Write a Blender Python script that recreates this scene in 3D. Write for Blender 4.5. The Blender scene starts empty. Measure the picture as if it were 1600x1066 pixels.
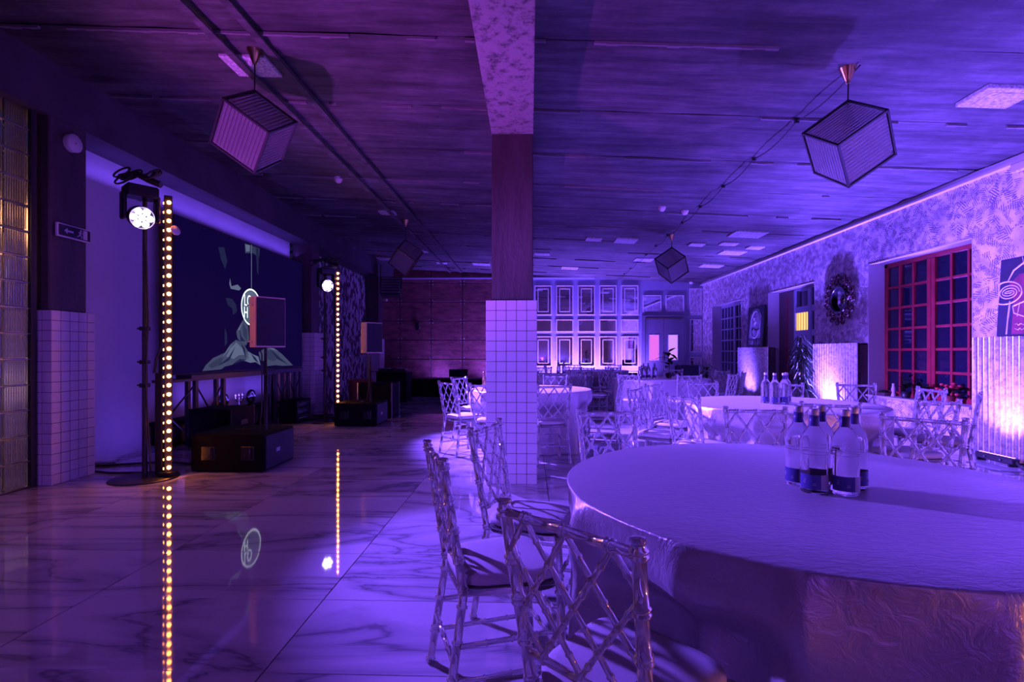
import bpy, math, random
from mathutils import Vector, Matrix
random.seed(7)
S = bpy.context.scene
C = S.collection
pi = math.pi
R = math.radians

# ------------------------------------------------------------------ camera
cd = bpy.data.cameras.new('camera'); cam = bpy.data.objects.new('camera', cd); C.objects.link(cam)
cd.sensor_width = 36; cd.lens = 816 / 1600 * 36
cd.shift_y = 17 / 1600
cam.location = (0, 0, 1.25); cam.rotation_euler = (R(90), 0, R(1.96))
cd.clip_start = 0.02
S.camera = cam
# ------------------------------------------------------------------ colour management, world
S.view_settings.view_transform = 'Standard'; S.view_settings.look = 'None'
S.view_settings.exposure = 0.0; S.view_settings.gamma = 1.0
S.view_settings.use_curve_mapping = False
S.cycles.max_bounces = 14; S.cycles.transmission_bounces = 12; S.cycles.transparent_max_bounces = 24
S.cycles.diffuse_bounces = 4; S.cycles.glossy_bounces = 5
S.cycles.sample_clamp_indirect = 4.0; S.cycles.caustics_refractive = False; S.cycles.caustics_reflective = False
W = bpy.data.worlds.new('night'); S.world = W; W.use_nodes = True
W.node_tree.nodes['Background'].inputs[0].default_value = (0.05, 0.06, 0.35, 1)
W.node_tree.nodes['Background'].inputs[1].default_value = 0.25

VIOLET = (0.19, 0.075, 1.0); BLUE = (0.15, 0.065, 1.0)
def light(name, typ, loc, target, energy, col, **kw):
    d = bpy.data.lights.new(name, typ); d.energy = energy; d.color = col
    for k, v in kw.items(): setattr(d, k, v)
    o = bpy.data.objects.new(name, d); C.objects.link(o); o.location = loc
    o.rotation_euler = (Vector(target) - Vector(loc)).to_track_quat('-Z', 'Y').to_euler()
    return o
# beams of the two wash heads on the stage stands, and an added unseen spot left of the photographer
light('wash_beam', 'SPOT', (-3.56, 4.74, 2.50), (0.9, 2.7, 0.4), 2500, VIOLET, spot_size=R(46), spot_blend=0.55, shadow_soft_size=0.06)
light('wash_beam', 'SPOT', (-3.36, 8.80, 2.38), (1.6, 6.4, 0.6), 19000, VIOLET, spot_size=R(64), spot_blend=0.8, shadow_soft_size=0.08)
light('wash_beam', 'SPOT', (-3.6, 0.1, 2.7), (0.3, 4.95, 0.9), 1700, (0.22, 0.085, 1.0), spot_size=R(40), spot_blend=0.8, shadow_soft_size=0.08)
# LED bars before the corrugated screens; the two nearest are unseen, added as fill
for y, e, tilt in ((5.95, 1300, -0.22), (9.5, 2100, -0.05), (13.0, 1100, -0.35), (2.4, 1000, -0.2), (-1.0, 500, -0.2)):
    for q in (-0.12, 0.12):
        light('bar_wash', 'SPOT', (5.24, y + q, 0.12), (5.24 + tilt, y + q*2, 2.6), e, BLUE, spot_size=R(120), spot_blend=1.0, shadow_soft_size=0.05)
# mirror wall uplights; the last two are unseen, added to brighten the steel wall
for x, e in ((1.1, 170), (2.0, 180), (3.35, 130), (-0.1, 80), (-1.2, 70), (-2.9, 35)):
    light('mirror_uplight', 'AREA', (x, 16.62, 0.16), (x, 16.95, 2.2), e, (0.19, 0.075, 1.0), shape='RECTANGLE', size=0.4, size_y=0.06, spread=R(140))
# uplights behind the LED screen on the recessed plaster wall
light('recess_wash', 'AREA', (-4.25, 6.2, 0.08), (-4.90, 5.7, 1.3), 4.0, (0.17, 0.07, 1.0), shape='RECTANGLE', size=0.8, size_y=0.05)
light('recess_wash', 'AREA', (-4.76, 8.0, 3.20), (-4.86, 8.0, 3.7), 9.0, (0.17, 0.07, 1.0), shape='RECTANGLE', size=5.0, size_y=0.04)
light('recess_wash', 'AREA', (-4.66, 8.4, 0.50), (-4.90, 8.4, 1.6), 7.0, (0.17, 0.07, 1.0), shape='RECTANGLE', size=2.6, size_y=0.04)
# added unseen fill lights for the ceiling, rear wall, left floor and near cloth
light('fill_spot', 'SPOT', (2.6, -3.4, 0.4), (2.4, -0.6, 3.7), 220, BLUE, spot_size=R(80), spot_blend=0.8, shadow_soft_size=0.06)
light('fill_spot', 'SPOT', (-3.0, 2.6, 0.3), (-1.0, 5.0, 3.9), 1200, (0.42, 0.055, 0.75), spot_size=R(76), spot_blend=0.8, shadow_soft_size=0.06)
light('rear_wall_fill', 'AREA', (1.5, -3.9, 0.2), (1.5, -4.1, 2.2), 90, BLUE, shape='RECTANGLE', size=2.5, size_y=0.06)
light('amber_fill', 'POINT', (3.0, 0.30, 0.22), (0, 0, 0), 70, (1.0, 0.27, 0.05), shadow_soft_size=0.12)
light('fill_spot', 'SPOT', (-3.2, -3.2, 3.1), (-2.7, 4.0, 0.0), 520, (0.30, 0.075, 0.95), spot_size=R(64), spot_blend=0.9, shadow_soft_size=0.08)
light('magenta_fill', 'POINT', (0.9, -3.2, 0.7), (0, 0, 0), 5, (1.0, 0.06, 0.30), shadow_soft_size=0.12)

# ------------------------------------------------------------------ materials
def new_mat(name):
    m = bpy.data.materials.new(name); m.use_nodes = True
    nt = m.node_tree; return m, nt, nt.nodes['Principled BSDF']
def N(nt, t, **kw):
    n = nt.nodes.new(t)
    for k, v in kw.items(): setattr(n, k, v)
    return n
def L(nt, a, b): nt.links.new(a, b)
def c4(c): return (c[0], c[1], c[2], 1)
def simple(name, col, rough=0.5, metal=0.0, noise=0.0, scale=8.0, bump=0.0, bscale=60.0, spec=0.5, coat=0.0, stretch=None):
    m, nt, b = new_mat(name)
    b.inputs['Base Color'].default_value = c4(col); b.inputs['Roughness'].default_value = rough
    b.inputs['Metallic'].default_value = metal; b.inputs['Specular IOR Level'].default_value = spec
    b.inputs['Coat Weight'].default_value = coat
    if noise or bump:
        tc = N(nt, 'ShaderNodeTexCoord'); mp = N(nt, 'ShaderNodeMapping'); L(nt, tc.outputs['Object'], mp.inputs[0])
        if stretch: mp.inputs['Scale'].default_value = stretch
    if noise:
        t = N(nt, 'ShaderNodeTexNoise'); t.inputs['Scale'].default_value = scale; t.inputs['Detail'].default_value = 5
        L(nt, mp.outputs[0], t.inputs['Vector'])
        r = N(nt, 'ShaderNodeValToRGB'); r.color_ramp.elements[0].position = 0.3; r.color_ramp.elements[1].position = 0.7
        r.color_ramp.elements[0].color = c4([x * (1 - noise) for x in col]); r.color_ramp.elements[1].color = c4([min(1, x * (1 + noise)) for x in col])
        L(nt, t.outputs[0], r.inputs[0]); L(nt, r.outputs[0], b.inputs['Base Color'])
    if bump:
        t = N(nt, 'ShaderNodeTexNoise'); t.inputs['Scale'].default_value = bscale; t.inputs['Detail'].default_value = 6
        L(nt, mp.outputs[0], t.inputs['Vector'])
        bp = N(nt, 'ShaderNodeBump'); bp.inputs['Strength'].default_value = bump; bp.inputs['Distance'].default_value = 0.02
        L(nt, t.outputs[0], bp.inputs['Height']); L(nt, bp.outputs[0], b.inputs['Normal'])
    return m
def emit(name, col, strength):
    m, nt, b = new_mat(name)
    b.inputs['Base Color'].default_value = (0.02, 0.02, 0.02, 1); b.inputs['Roughness'].default_value = 0.3
    b.inputs['Emission Color'].default_value = c4(col); b.inputs['Emission Strength'].default_value = strength
    return m

M = {}
# concrete ceiling: board-marked, stretched across the room
def concrete():
    m, nt, b = new_mat('board marked concrete'); b.inputs['Roughness'].default_value = 0.62
    tc = N(nt, 'ShaderNodeTexCoord'); oi = N(nt, 'ShaderNodeObjectInfo')
    ad = N(nt, 'ShaderNodeVectorMath', operation='ADD'); L(nt, tc.outputs['Object'], ad.inputs[0]); L(nt, oi.outputs['Location'], ad.inputs[1])
    mp = N(nt, 'ShaderNodeMapping'); mp.inputs['Scale'].default_value = (0.28, 2.4, 1); L(nt, ad.outputs[0], mp.inputs[0])
    n1 = N(nt, 'ShaderNodeTexNoise'); n1.inputs['Scale'].default_value = 3.2; n1.inputs['Detail'].default_value = 10; n1.inputs['Roughness'].default_value = 0.74; L(nt, mp.outputs[0], n1.inputs['Vector'])
    n2 = N(nt, 'ShaderNodeTexNoise'); n2.inputs['Scale'].default_value = 0.9; n2.inputs['Detail'].default_value = 7; n2.inputs['Roughness'].default_value = 0.7; L(nt, ad.outputs[0], n2.inputs['Vector'])
    r = N(nt, 'ShaderNodeValToRGB'); e = r.color_ramp.elements
    e[0].position = 0.40; e[0].color = (0.035, 0.032, 0.035, 1); e[1].position = 0.64; e[1].color = (0.135, 0.125, 0.13, 1)
    L(nt, n1.outputs[0], r.inputs[0])
    r2 = N(nt, 'ShaderNodeValToRGB'); e = r2.color_ramp.elements
    e[0].position = 0.38; e[0].color = (0.5, 0.5, 0.5, 1); e[1].position = 0.62; e[1].color = (1.3, 1.3, 1.3, 1); L(nt, n2.outputs[0], r2.inputs[0])
    mx = N(nt, 'ShaderNodeMixRGB', blend_type='MULTIPLY'); mx.inputs[0].default_value = 1; L(nt, r.outputs[0], mx.inputs[1]); L(nt, r2.outputs[0], mx.inputs[2])
    L(nt, mx.outputs[0], b.inputs['Base Color'])
    bp = N(nt, 'ShaderNodeBump'); bp.inputs['Strength'].default_value = 0.9; bp.inputs['Distance'].default_value = 0.035
    L(nt, n1.outputs[0], bp.inputs['Height']); L(nt, bp.outputs[0], b.inputs['Normal'])
    return m
M['concrete'] = concrete()
def beam_mat():
    m, nt, b = new_mat('pitted pale concrete'); b.inputs['Roughness'].default_value = 0.7
    tc = N(nt, 'ShaderNodeTexCoord')
    n = N(nt, 'ShaderNodeTexNoise'); n.inputs['Scale'].default_value = 13; n.inputs['Detail'].default_value = 10; n.inputs['Roughness'].default_value = 0.75; L(nt, tc.outputs['Object'], n.inputs['Vector'])
    r = N(nt, 'ShaderNodeValToRGB'); e = r.color_ramp.elements
    e[0].position = 0.38; e[0].color = (0.06, 0.055, 0.06, 1); e[1].position = 0.52; e[1].color = (0.27, 0.25, 0.26, 1); L(nt, n.outputs[0], r.inputs[0]); L(nt, r.outputs[0], b.inputs['Base Color'])
    bp = N(nt, 'ShaderNodeBump'); bp.inputs['Strength'].default_value = 0.5; bp.inputs['Distance'].default_value = 0.01; L(nt, n.outputs[0], bp.inputs['Height']); L(nt, bp.outputs[0], b.inputs['Normal'])
    return m
M['beam'] = beam_mat(); M['lip'] = simple('pale mortar', (0.17, 0.155, 0.165), 0.8)
def marble():
    m, nt, b = new_mat('polished marble'); b.inputs['Roughness'].default_value = 0.035; b.inputs['Specular IOR Level'].default_value = 0.62
    tc = N(nt, 'ShaderNodeTexCoord'); oi = N(nt, 'ShaderNodeObjectInfo')
    sc = N(nt, 'ShaderNodeVectorMath', operation='SCALE'); sc.inputs['Scale'].default_value = 40.0
    cb = N(nt, 'ShaderNodeCombineXYZ'); L(nt, oi.outputs['Random'], cb.inputs[0]); L(nt, oi.outputs['Random'], cb.inputs[2]); L(nt, cb.outputs[0], sc.inputs[0])
    ad = N(nt, 'ShaderNodeVectorMath', operation='ADD'); L(nt, tc.outputs['Object'], ad.inputs[0]); L(nt, sc.outputs[0], ad.inputs[1])
    mp = N(nt, 'ShaderNodeMapping'); mp.inputs['Rotation'].default_value = (0, 0, R(-33)); mp.inputs['Scale'].default_value = (0.5, 2.1, 1); L(nt, ad.outputs[0], mp.inputs[0])
    n = N(nt, 'ShaderNodeTexNoise'); n.inputs['Scale'].default_value = 0.85; n.inputs['Detail'].default_value = 6; n.inputs['Roughness'].default_value = 0.52; n.inputs['Distortion'].default_value = 0.6; L(nt, mp.outputs[0], n.inputs['Vector'])
    a = N(nt, 'ShaderNodeMath', operation='SUBTRACT'); a.inputs[1].default_value = 0.5; L(nt, n.outputs[0], a.inputs[0])
    a2 = N(nt, 'ShaderNodeMath', operation='ABSOLUTE'); L(nt, a.outputs[0], a2.inputs[0])
    r = N(nt, 'ShaderNodeValToRGB'); e = r.color_ramp.elements
    e[0].position = 0.0; e[0].color = (0.20, 0.19, 0.22, 1); e[1].position = 0.075; e[1].color = (0.55, 0.54, 0.56, 1)
    x = e.new(0.012); x.color = (0.38, 0.37, 0.40, 1); L(nt, a2.outputs[0], r.inputs[0])
    L(nt, r.outputs[0], b.inputs['Base Color'])
    n3 = N(nt, 'ShaderNodeTexNoise'); n3.inputs['Scale'].default_value = 2.2; n3.inputs['Detail'].default_value = 1; L(nt, ad.outputs[0], n3.inputs['Vector'])
    bp = N(nt, 'ShaderNodeBump'); bp.inputs['Strength'].default_value = 0.03; bp.inputs['Distance'].default_value = 0.02; L(nt, n3.outputs[0], bp.inputs['Height']); L(nt, bp.outputs[0], b.inputs['Normal'])
    return m
M['marble'] = marble()
# white plaster stamped with palm fronds: every cell holds one frond of slanting dark strokes
def palm():
    m, nt, b = new_mat('palm frond plaster'); b.inputs['Roughness'].default_value = 0.6
    tc = N(nt, 'ShaderNodeTexCoord'); sp = N(nt, 'ShaderNodeSeparateXYZ'); L(nt, tc.outputs['Object'], sp.inputs[0])
    cb = N(nt, 'ShaderNodeCombineXYZ'); L(nt, sp.outputs[1], cb.inputs[0]); L(nt, sp.outputs[2], cb.inputs[1])
    def mth(op, a, bb=None, v=None):
        q = N(nt, 'ShaderNodeMath', operation=op); L(nt, a, q.inputs[0])
        if bb is not None: L(nt, bb, q.inputs[1])
        if v is not None: q.inputs[1].default_value = v
        return q.outputs[0]
    masks = []
    for s, k, off in ((2.3, 170, 0), (2.9, 200, 7.3), (3.6, 225, 3.1)):
        o2 = N(nt, 'ShaderNodeVectorMath', operation='ADD'); o2.inputs[1].default_value = (off, off * 0.7, 0); L(nt, cb.outputs[0], o2.inputs[0])
        v = N(nt, 'ShaderNodeTexVoronoi', voronoi_dimensions='2D'); v.inputs['Scale'].default_value = s; L(nt, o2.outputs[0], v.inputs['Vector'])
        d = N(nt, 'ShaderNodeVectorMath', operation='SUBTRACT'); L(nt, o2.outputs[0], d.inputs[0]); L(nt, v.outputs['Position'], d.inputs[1])
        cs = N(nt, 'ShaderNodeSeparateColor'); L(nt, v.outputs['Color'], cs.inputs[0])
        ang = mth('MULTIPLY', cs.outputs[0], v=6.283)
        ro = N(nt, 'ShaderNodeVectorRotate', rotation_type='Z_AXIS'); L(nt, d.outputs[0], ro.inputs['Vector']); L(nt, ang, ro.inputs['Angle'])
        s2 = N(nt, 'ShaderNodeSeparateXYZ'); L(nt, ro.outputs[0], s2.inputs[0])
        vv = mth('ABSOLUTE', s2.outputs[1]); t = mth('SUBTRACT', s2.outputs[0], mth('MULTIPLY', vv, v=0.75))
        st = mth('SINE', mth('MULTIPLY', t, v=k)); st = mth('GREATER_THAN', st, v=0.25)
        wid = mth('LESS_THAN', vv, v=0.36 / s); spine = mth('GREATER_THAN', vv, v=0.012)
        nz = N(nt, 'ShaderNodeTexNoise'); nz.inputs['Scale'].default_value = 9; nz.inputs['Detail'].default_value = 5; L(nt, o2.outputs[0], nz.inputs['Vector'])
        wear = mth('GREATER_THAN', nz.outputs[0], v=0.51)
        masks.append(mth('MULTIPLY', mth('MULTIPLY', st, wid), mth('MULTIPLY', spine, wear)))
    mk = mth('MAXIMUM', mth('MAXIMUM', masks[0], masks[1]), masks[2])
    n = N(nt, 'ShaderNodeTexNoise'); n.inputs['Scale'].default_value = 5; n.inputs['Detail'].default_value = 6; L(nt, cb.outputs[0], n.inputs['Vector'])
    r = N(nt, 'ShaderNodeValToRGB'); e = r.color_ramp.elements; e[0].position = 0.35; e[0].color = (0.52, 0.47, 0.51, 1); e[1].position = 0.6; e[1].color = (0.82, 0.78, 0.80, 1); L(nt, n.outputs[0], r.inputs[0])
    mx = N(nt, 'ShaderNodeMixRGB'); mx.inputs[2].default_value = (0.17, 0.12, 0.15, 1); L(nt, r.outputs[0], mx.inputs[1]); L(nt, mk, mx.inputs[0])
    L(nt, mx.outputs[0], b.inputs['Base Color'])
    bp = N(nt, 'ShaderNodeBump'); bp.inputs['Strength'].default_value = 0.35; bp.inputs['Distance'].default_value = -0.01; L(nt, mk, bp.inputs['Height']); L(nt, bp.outputs[0], b.inputs['Normal'])
    return m
M['palm'] = palm()
def peeled():
    m, nt, b = new_mat('peeling patched plaster'); b.inputs['Roughness'].default_value = 0.7
    tc = N(nt, 'ShaderNodeTexCoord'); mp = N(nt, 'ShaderNodeMapping'); mp.inputs['Scale'].default_value = (1, 1.6, 1); L(nt, tc.outputs['Object'], mp.inputs[0])
    n = N(nt, 'ShaderNodeTexNoise'); n.inputs['Scale'].default_value = 5; n.inputs['Detail'].default_value = 4; n.inputs['Roughness'].default_value = 0.55; L(nt, mp.outputs[0], n.inputs['Vector'])
    r = N(nt, 'ShaderNodeValToRGB'); e = r.color_ramp.elements; e[0].position = 0.47; e[0].color = (0.05, 0.045, 0.05, 1); e[1].position = 0.53; e[1].color = (0.5, 0.48, 0.5, 1); L(nt, n.outputs[0], r.inputs[0]); L(nt, r.outputs[0], b.inputs['Base Color'])
    return m
M['peeled'] = peeled()
def rust():
    m, nt, b = new_mat('rust brown steel plate'); b.inputs['Roughness'].default_value = 0.42; b.inputs['Metallic'].default_value = 0.35
    tc = N(nt, 'ShaderNodeTexCoord'); oi = N(nt, 'ShaderNodeObjectInfo'); ad = N(nt, 'ShaderNodeVectorMath', operation='ADD'); L(nt, tc.outputs['Object'], ad.inputs[0]); L(nt, oi.outputs['Location'], ad.inputs[1])
    mp = N(nt, 'ShaderNodeMapping'); mp.inputs['Scale'].default_value = (1, 1, 3); L(nt, ad.outputs[0], mp.inputs[0])
    n = N(nt, 'ShaderNodeTexNoise'); n.inputs['Scale'].default_value = 2.5; n.inputs['Detail'].default_value = 8; n.inputs['Roughness'].default_value = 0.7; L(nt, mp.outputs[0], n.inputs['Vector'])
    r = N(nt, 'ShaderNodeValToRGB'); e = r.color_ramp.elements; e[0].position = 0.3; e[0].color = (0.10, 0.04, 0.045, 1); e[1].position = 0.72; e[1].color = (0.42, 0.16, 0.15, 1); L(nt, n.outputs[0], r.inputs[0]); L(nt, r.outputs[0], b.inputs['Base Color'])
    return m
M['rust'] = rust()
def galv():
    m, nt, b = new_mat('galvanised corrugated steel'); b.inputs['Metallic'].default_value = 0.8; b.inputs['Roughness'].default_value = 0.36
    tc = N(nt, 'ShaderNodeTexCoord'); mp = N(nt, 'ShaderNodeMapping'); mp.inputs['Scale'].default_value = (1, 1.6, 1); L(nt, tc.outputs['Object'], mp.inputs[0])
    n = N(nt, 'ShaderNodeTexNoise'); n.inputs['Scale'].default_value = 14; n.inputs['Detail'].default_value = 8; n.inputs['Roughness'].default_value = 0.8; L(nt, mp.outputs[0], n.inputs['Vector'])
    r = N(nt, 'ShaderNodeValToRGB'); e = r.color_ramp.elements; e[0].position = 0.38; e[0].color = (0.33, 0.32, 0.37, 1); e[1].position = 0.56; e[1].color = (0.80, 0.79, 0.80, 1); L(nt, n.outputs[0], r.inputs[0]); L(nt, r.outputs[0], b.inputs['Base Color'])
    return m
M['galv'] = galv()
def cloth():
    m, nt, b = new_mat('crushed satin cloth'); b.inputs['Base Color'].default_value = (0.60, 0.56, 0.60, 1); b.inputs['Roughness'].default_value = 0.34; b.inputs['Specular IOR Level'].default_value = 0.85; b.inputs['Metallic'].default_value = 0.45
    b.inputs['Sheen Weight'].default_value = 0.25
    tc = N(nt, 'ShaderNodeTexCoord')
    n = N(nt, 'ShaderNodeTexNoise'); n.inputs['Scale'].default_value = 26; n.inputs['Detail'].default_value = 5; n.inputs['Roughness'].default_value = 0.6; n.inputs['Distortion'].default_value = 1.2
    mp = N(nt, 'ShaderNodeMapping'); mp.inputs['Scale'].default_value = (0.6, 1.5, 0.7); mp.inputs['Rotation'].default_value = (0, 0, 0.25); L(nt, tc.outputs['Object'], mp.inputs[0]); L(nt, mp.outputs[0], n.inputs['Vector'])
    bp = N(nt, 'ShaderNodeBump'); bp.inputs['Strength'].default_value = 0.42; bp.inputs['Distance'].default_value = 0.014; L(nt, n.outputs[0], bp.inputs['Height']); L(nt, bp.outputs[0], b.inputs['Normal'])
    return m
M['cloth'] = cloth()
def glass(name, col=(0.93, 0.92, 0.95), rough=0.02, ior=1.45, bump=0.0):
    m, nt, b = new_mat(name); b.inputs['Base Color'].default_value = c4(col); b.inputs['Roughness'].default_value = rough
    b.inputs['IOR'].default_value = ior; b.inputs['Transmission Weight'].default_value = 1.0
    return m
M['acrylic'] = glass('clear acrylic', (0.98, 0.97, 0.98), 0.03, 1.36); M['acrylic'].node_tree.nodes['Principled BSDF'].inputs['Coat Weight'].default_value = 0.6; M['acrylic'].node_tree.nodes['Principled BSDF'].inputs['Transmission Weight'].default_value = 0.86
M['bottle'] = glass('clear bottle glass', (0.97, 0.97, 0.98), 0.0, 1.16); M['bottle'].node_tree.nodes['Principled BSDF'].inputs['Transmission Weight'].default_value = 0.93
M['water'] = glass('still water', (0.97, 0.97, 0.98), 0.0, 1.33)
M['block'] = glass('ribbed block glass', (0.80, 0.78, 0.76), 0.18, 1.45)
M['lampglass'] = glass('ribbed lamp glass', (0.92, 0.90, 0.92), 0.05, 1.45); M['lampglass'].node_tree.nodes['Principled BSDF'].inputs['Transmission Weight'].default_value = 0.88
M['pane'] = simple('night window glass', (0.010, 0.012, 0.03), 0.03, spec=0.8)
M['mirror'] = simple('mirror silver', (0.72, 0.72, 0.76), 0.03, 1.0)
M['tile'] = simple('glazed white tile', (0.62, 0.60, 0.62), 0.12, spec=0.55)
M['grout'] = simple('dark grout', (0.06, 0.05, 0.06), 0.9)
M['plaster'] = simple('smooth white plaster', (0.50, 0.48, 0.52), 0.75, noise=0.06, scale=1.5)
M['darkplaster'] = simple('dark brown plaster', (0.055, 0.035, 0.042), 0.6, noise=0.35, scale=3, bump=0.4, bscale=12, stretch=(2, 2, 0.5))
M['darkwall'] = simple('dark painted wall', (0.05, 0.04, 0.05), 0.7, noise=0.3, scale=2)
M['reveal'] = simple('white painted reveal', (0.55, 0.53, 0.56), 0.7)
M['bluepaint'] = simple('pale blue painted panelling', (0.36, 0.38, 0.52), 0.45)
M['doorpaint'] = simple('grey painted door', (0.17, 0.17, 0.22), 0.5)
M['whitetrim'] = simple('white moulding paint', (0.75, 0.72, 0.75), 0.4)
M['redpaint'] = simple('red painted timber', (0.30, 0.018, 0.03), 0.4, noise=0.2, scale=6)
M['brownpaint'] = simple('dark brown painted timber', (0.13, 0.07, 0.08), 0.4)
M['black'] = simple('black powder coat', (0.014, 0.014, 0.016), 0.42)
M['blackgloss'] = simple('black plastic', (0.012, 0.012, 0.014), 0.25)
M['grille'] = simple('black perforated grille', (0.010, 0.010, 0.014), 0.5, bump=0.6, bscale=260)
M['blackwood'] = simple('black painted plywood', (0.0045, 0.004, 0.005), 0.65, spec=0.06, bump=0.15, bscale=90)
M['cabinet'] = simple('amber tinted speaker cabinet paint', (0.62, 0.42, 0.32), 0.45)  # amber glow of the light bars put into the cabinet colour
M['brass'] = simple('aged brass', (0.42, 0.28, 0.13), 0.3, 1.0)
M['chrome'] = simple('chrome', (0.75, 0.74, 0.76), 0.12, 1.0)
M['capmetal'] = simple('satin silver cap', (0.7, 0.69, 0.72), 0.45, 0.35)
M['steel'] = simple('brushed steel', (0.5, 0.5, 0.52), 0.3, 1.0)
M['cushion'] = simple('white seat fabric', (0.66, 0.63, 0.66), 0.7, bump=0.15, bscale=180)
M['rubber'] = simple('black rubber cable', (0.012, 0.012, 0.013), 0.55)
M['white'] = simple('white plastic', (0.62, 0.6, 0.62), 0.4)
M['vent'] = simple('pale ceiling panel', (0.48, 0.46, 0.48), 0.6, noise=0.5, scale=40)
M['leaf'] = simple('dark green leaf', (0.012, 0.035, 0.012), 0.35)
M['palmleaf'] = simple('grey green strap leaf', (0.05, 0.08, 0.045), 0.4)
M['redflower'] = simple('red flower', (0.5, 0.03, 0.05), 0.6)
M['terracotta'] = simple('dark red planter', (0.22, 0.045, 0.035), 0.55, noise=0.25, scale=5)
M['label'] = simple('white paper label', (0.62, 0.6, 0.64), 0.5)
M['bluelabel'] = simple('deep blue foil label', (0.10, 0.09, 0.34), 0.35)
M['navy'] = simple('navy canvas', (0.006, 0.006, 0.03), 0.6, noise=0.35, scale=7)
M['maroon'] = simple('maroon paint', (0.20, 0.015, 0.045), 0.55, noise=0.3, scale=9)
M['greycanvas'] = simple('grey canvas', (0.26, 0.25, 0.30), 0.6, noise=0.5, scale=9)
M['chalk'] = simple('chalk white paint', (0.66, 0.60, 0.68), 0.6)
M['wickerdark'] = simple('dark carved timber', (0.06, 0.022, 0.025), 0.42)
M['ember'] = emit('amber LED', (1.0, 0.24, 0.035), 70.0)
M['emberdim'] = emit('amber LED side lens', (1.0, 0.24, 0.03), 30.0)
M['washlens'] = emit('violet LED lens', (0.45, 0.2, 1.0), 4.0)
M['washled'] = emit('white violet LED cell', (0.72, 0.55, 1.0), 26.0)
def flat(m):
    b = m.node_tree.nodes['Principled BSDF']; b.inputs['Roughness'].default_value = 0.5; b.inputs['Specular IOR Level'].default_value = 0.02; b.inputs['Base Color'].default_value = (0.002, 0.002, 0.003, 1); return m
M['screen'] = flat(emit('dark navy LED picture', (0.004, 0.0012, 0.034), 1.0))
M['scr_cloth'] = flat(emit('grey cloth on screen', (0.050, 0.060, 0.125), 1.0))
M['scr_dim'] = flat(emit('dim cloth on screen', (0.013, 0.016, 0.06), 1.0))
M['scr_mid'] = flat(emit('mid cloth on screen', (0.028, 0.036, 0.085), 1.0))
M['scr_pale'] = flat(emit('pale cloth on screen', (0.105, 0.13, 0.225), 1.0))
M['scr_disc'] = flat(emit('grey disc on screen', (0.07, 0.11, 0.17), 1.0))
M['scr_white'] = flat(emit('white neon on screen', (0.8, 0.93, 1.0), 1.6))
M['pinkpane'] = emit('lit frosted pane pink', (0.86, 0.16, 0.86), 0.95)
M['lilacpane'] = emit('lit frosted pane lilac', (0.72, 0.30, 1.0), 0.95)
M['reflection_pane'] = emit('amber reflection glow', (1.0, 0.50, 0.12), 1.6)  # glowing surface standing in for amber light mirrored in the glass
M['tinyamber'] = emit('small amber bulb', (1.0, 0.65, 0.1), 3.0)

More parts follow.
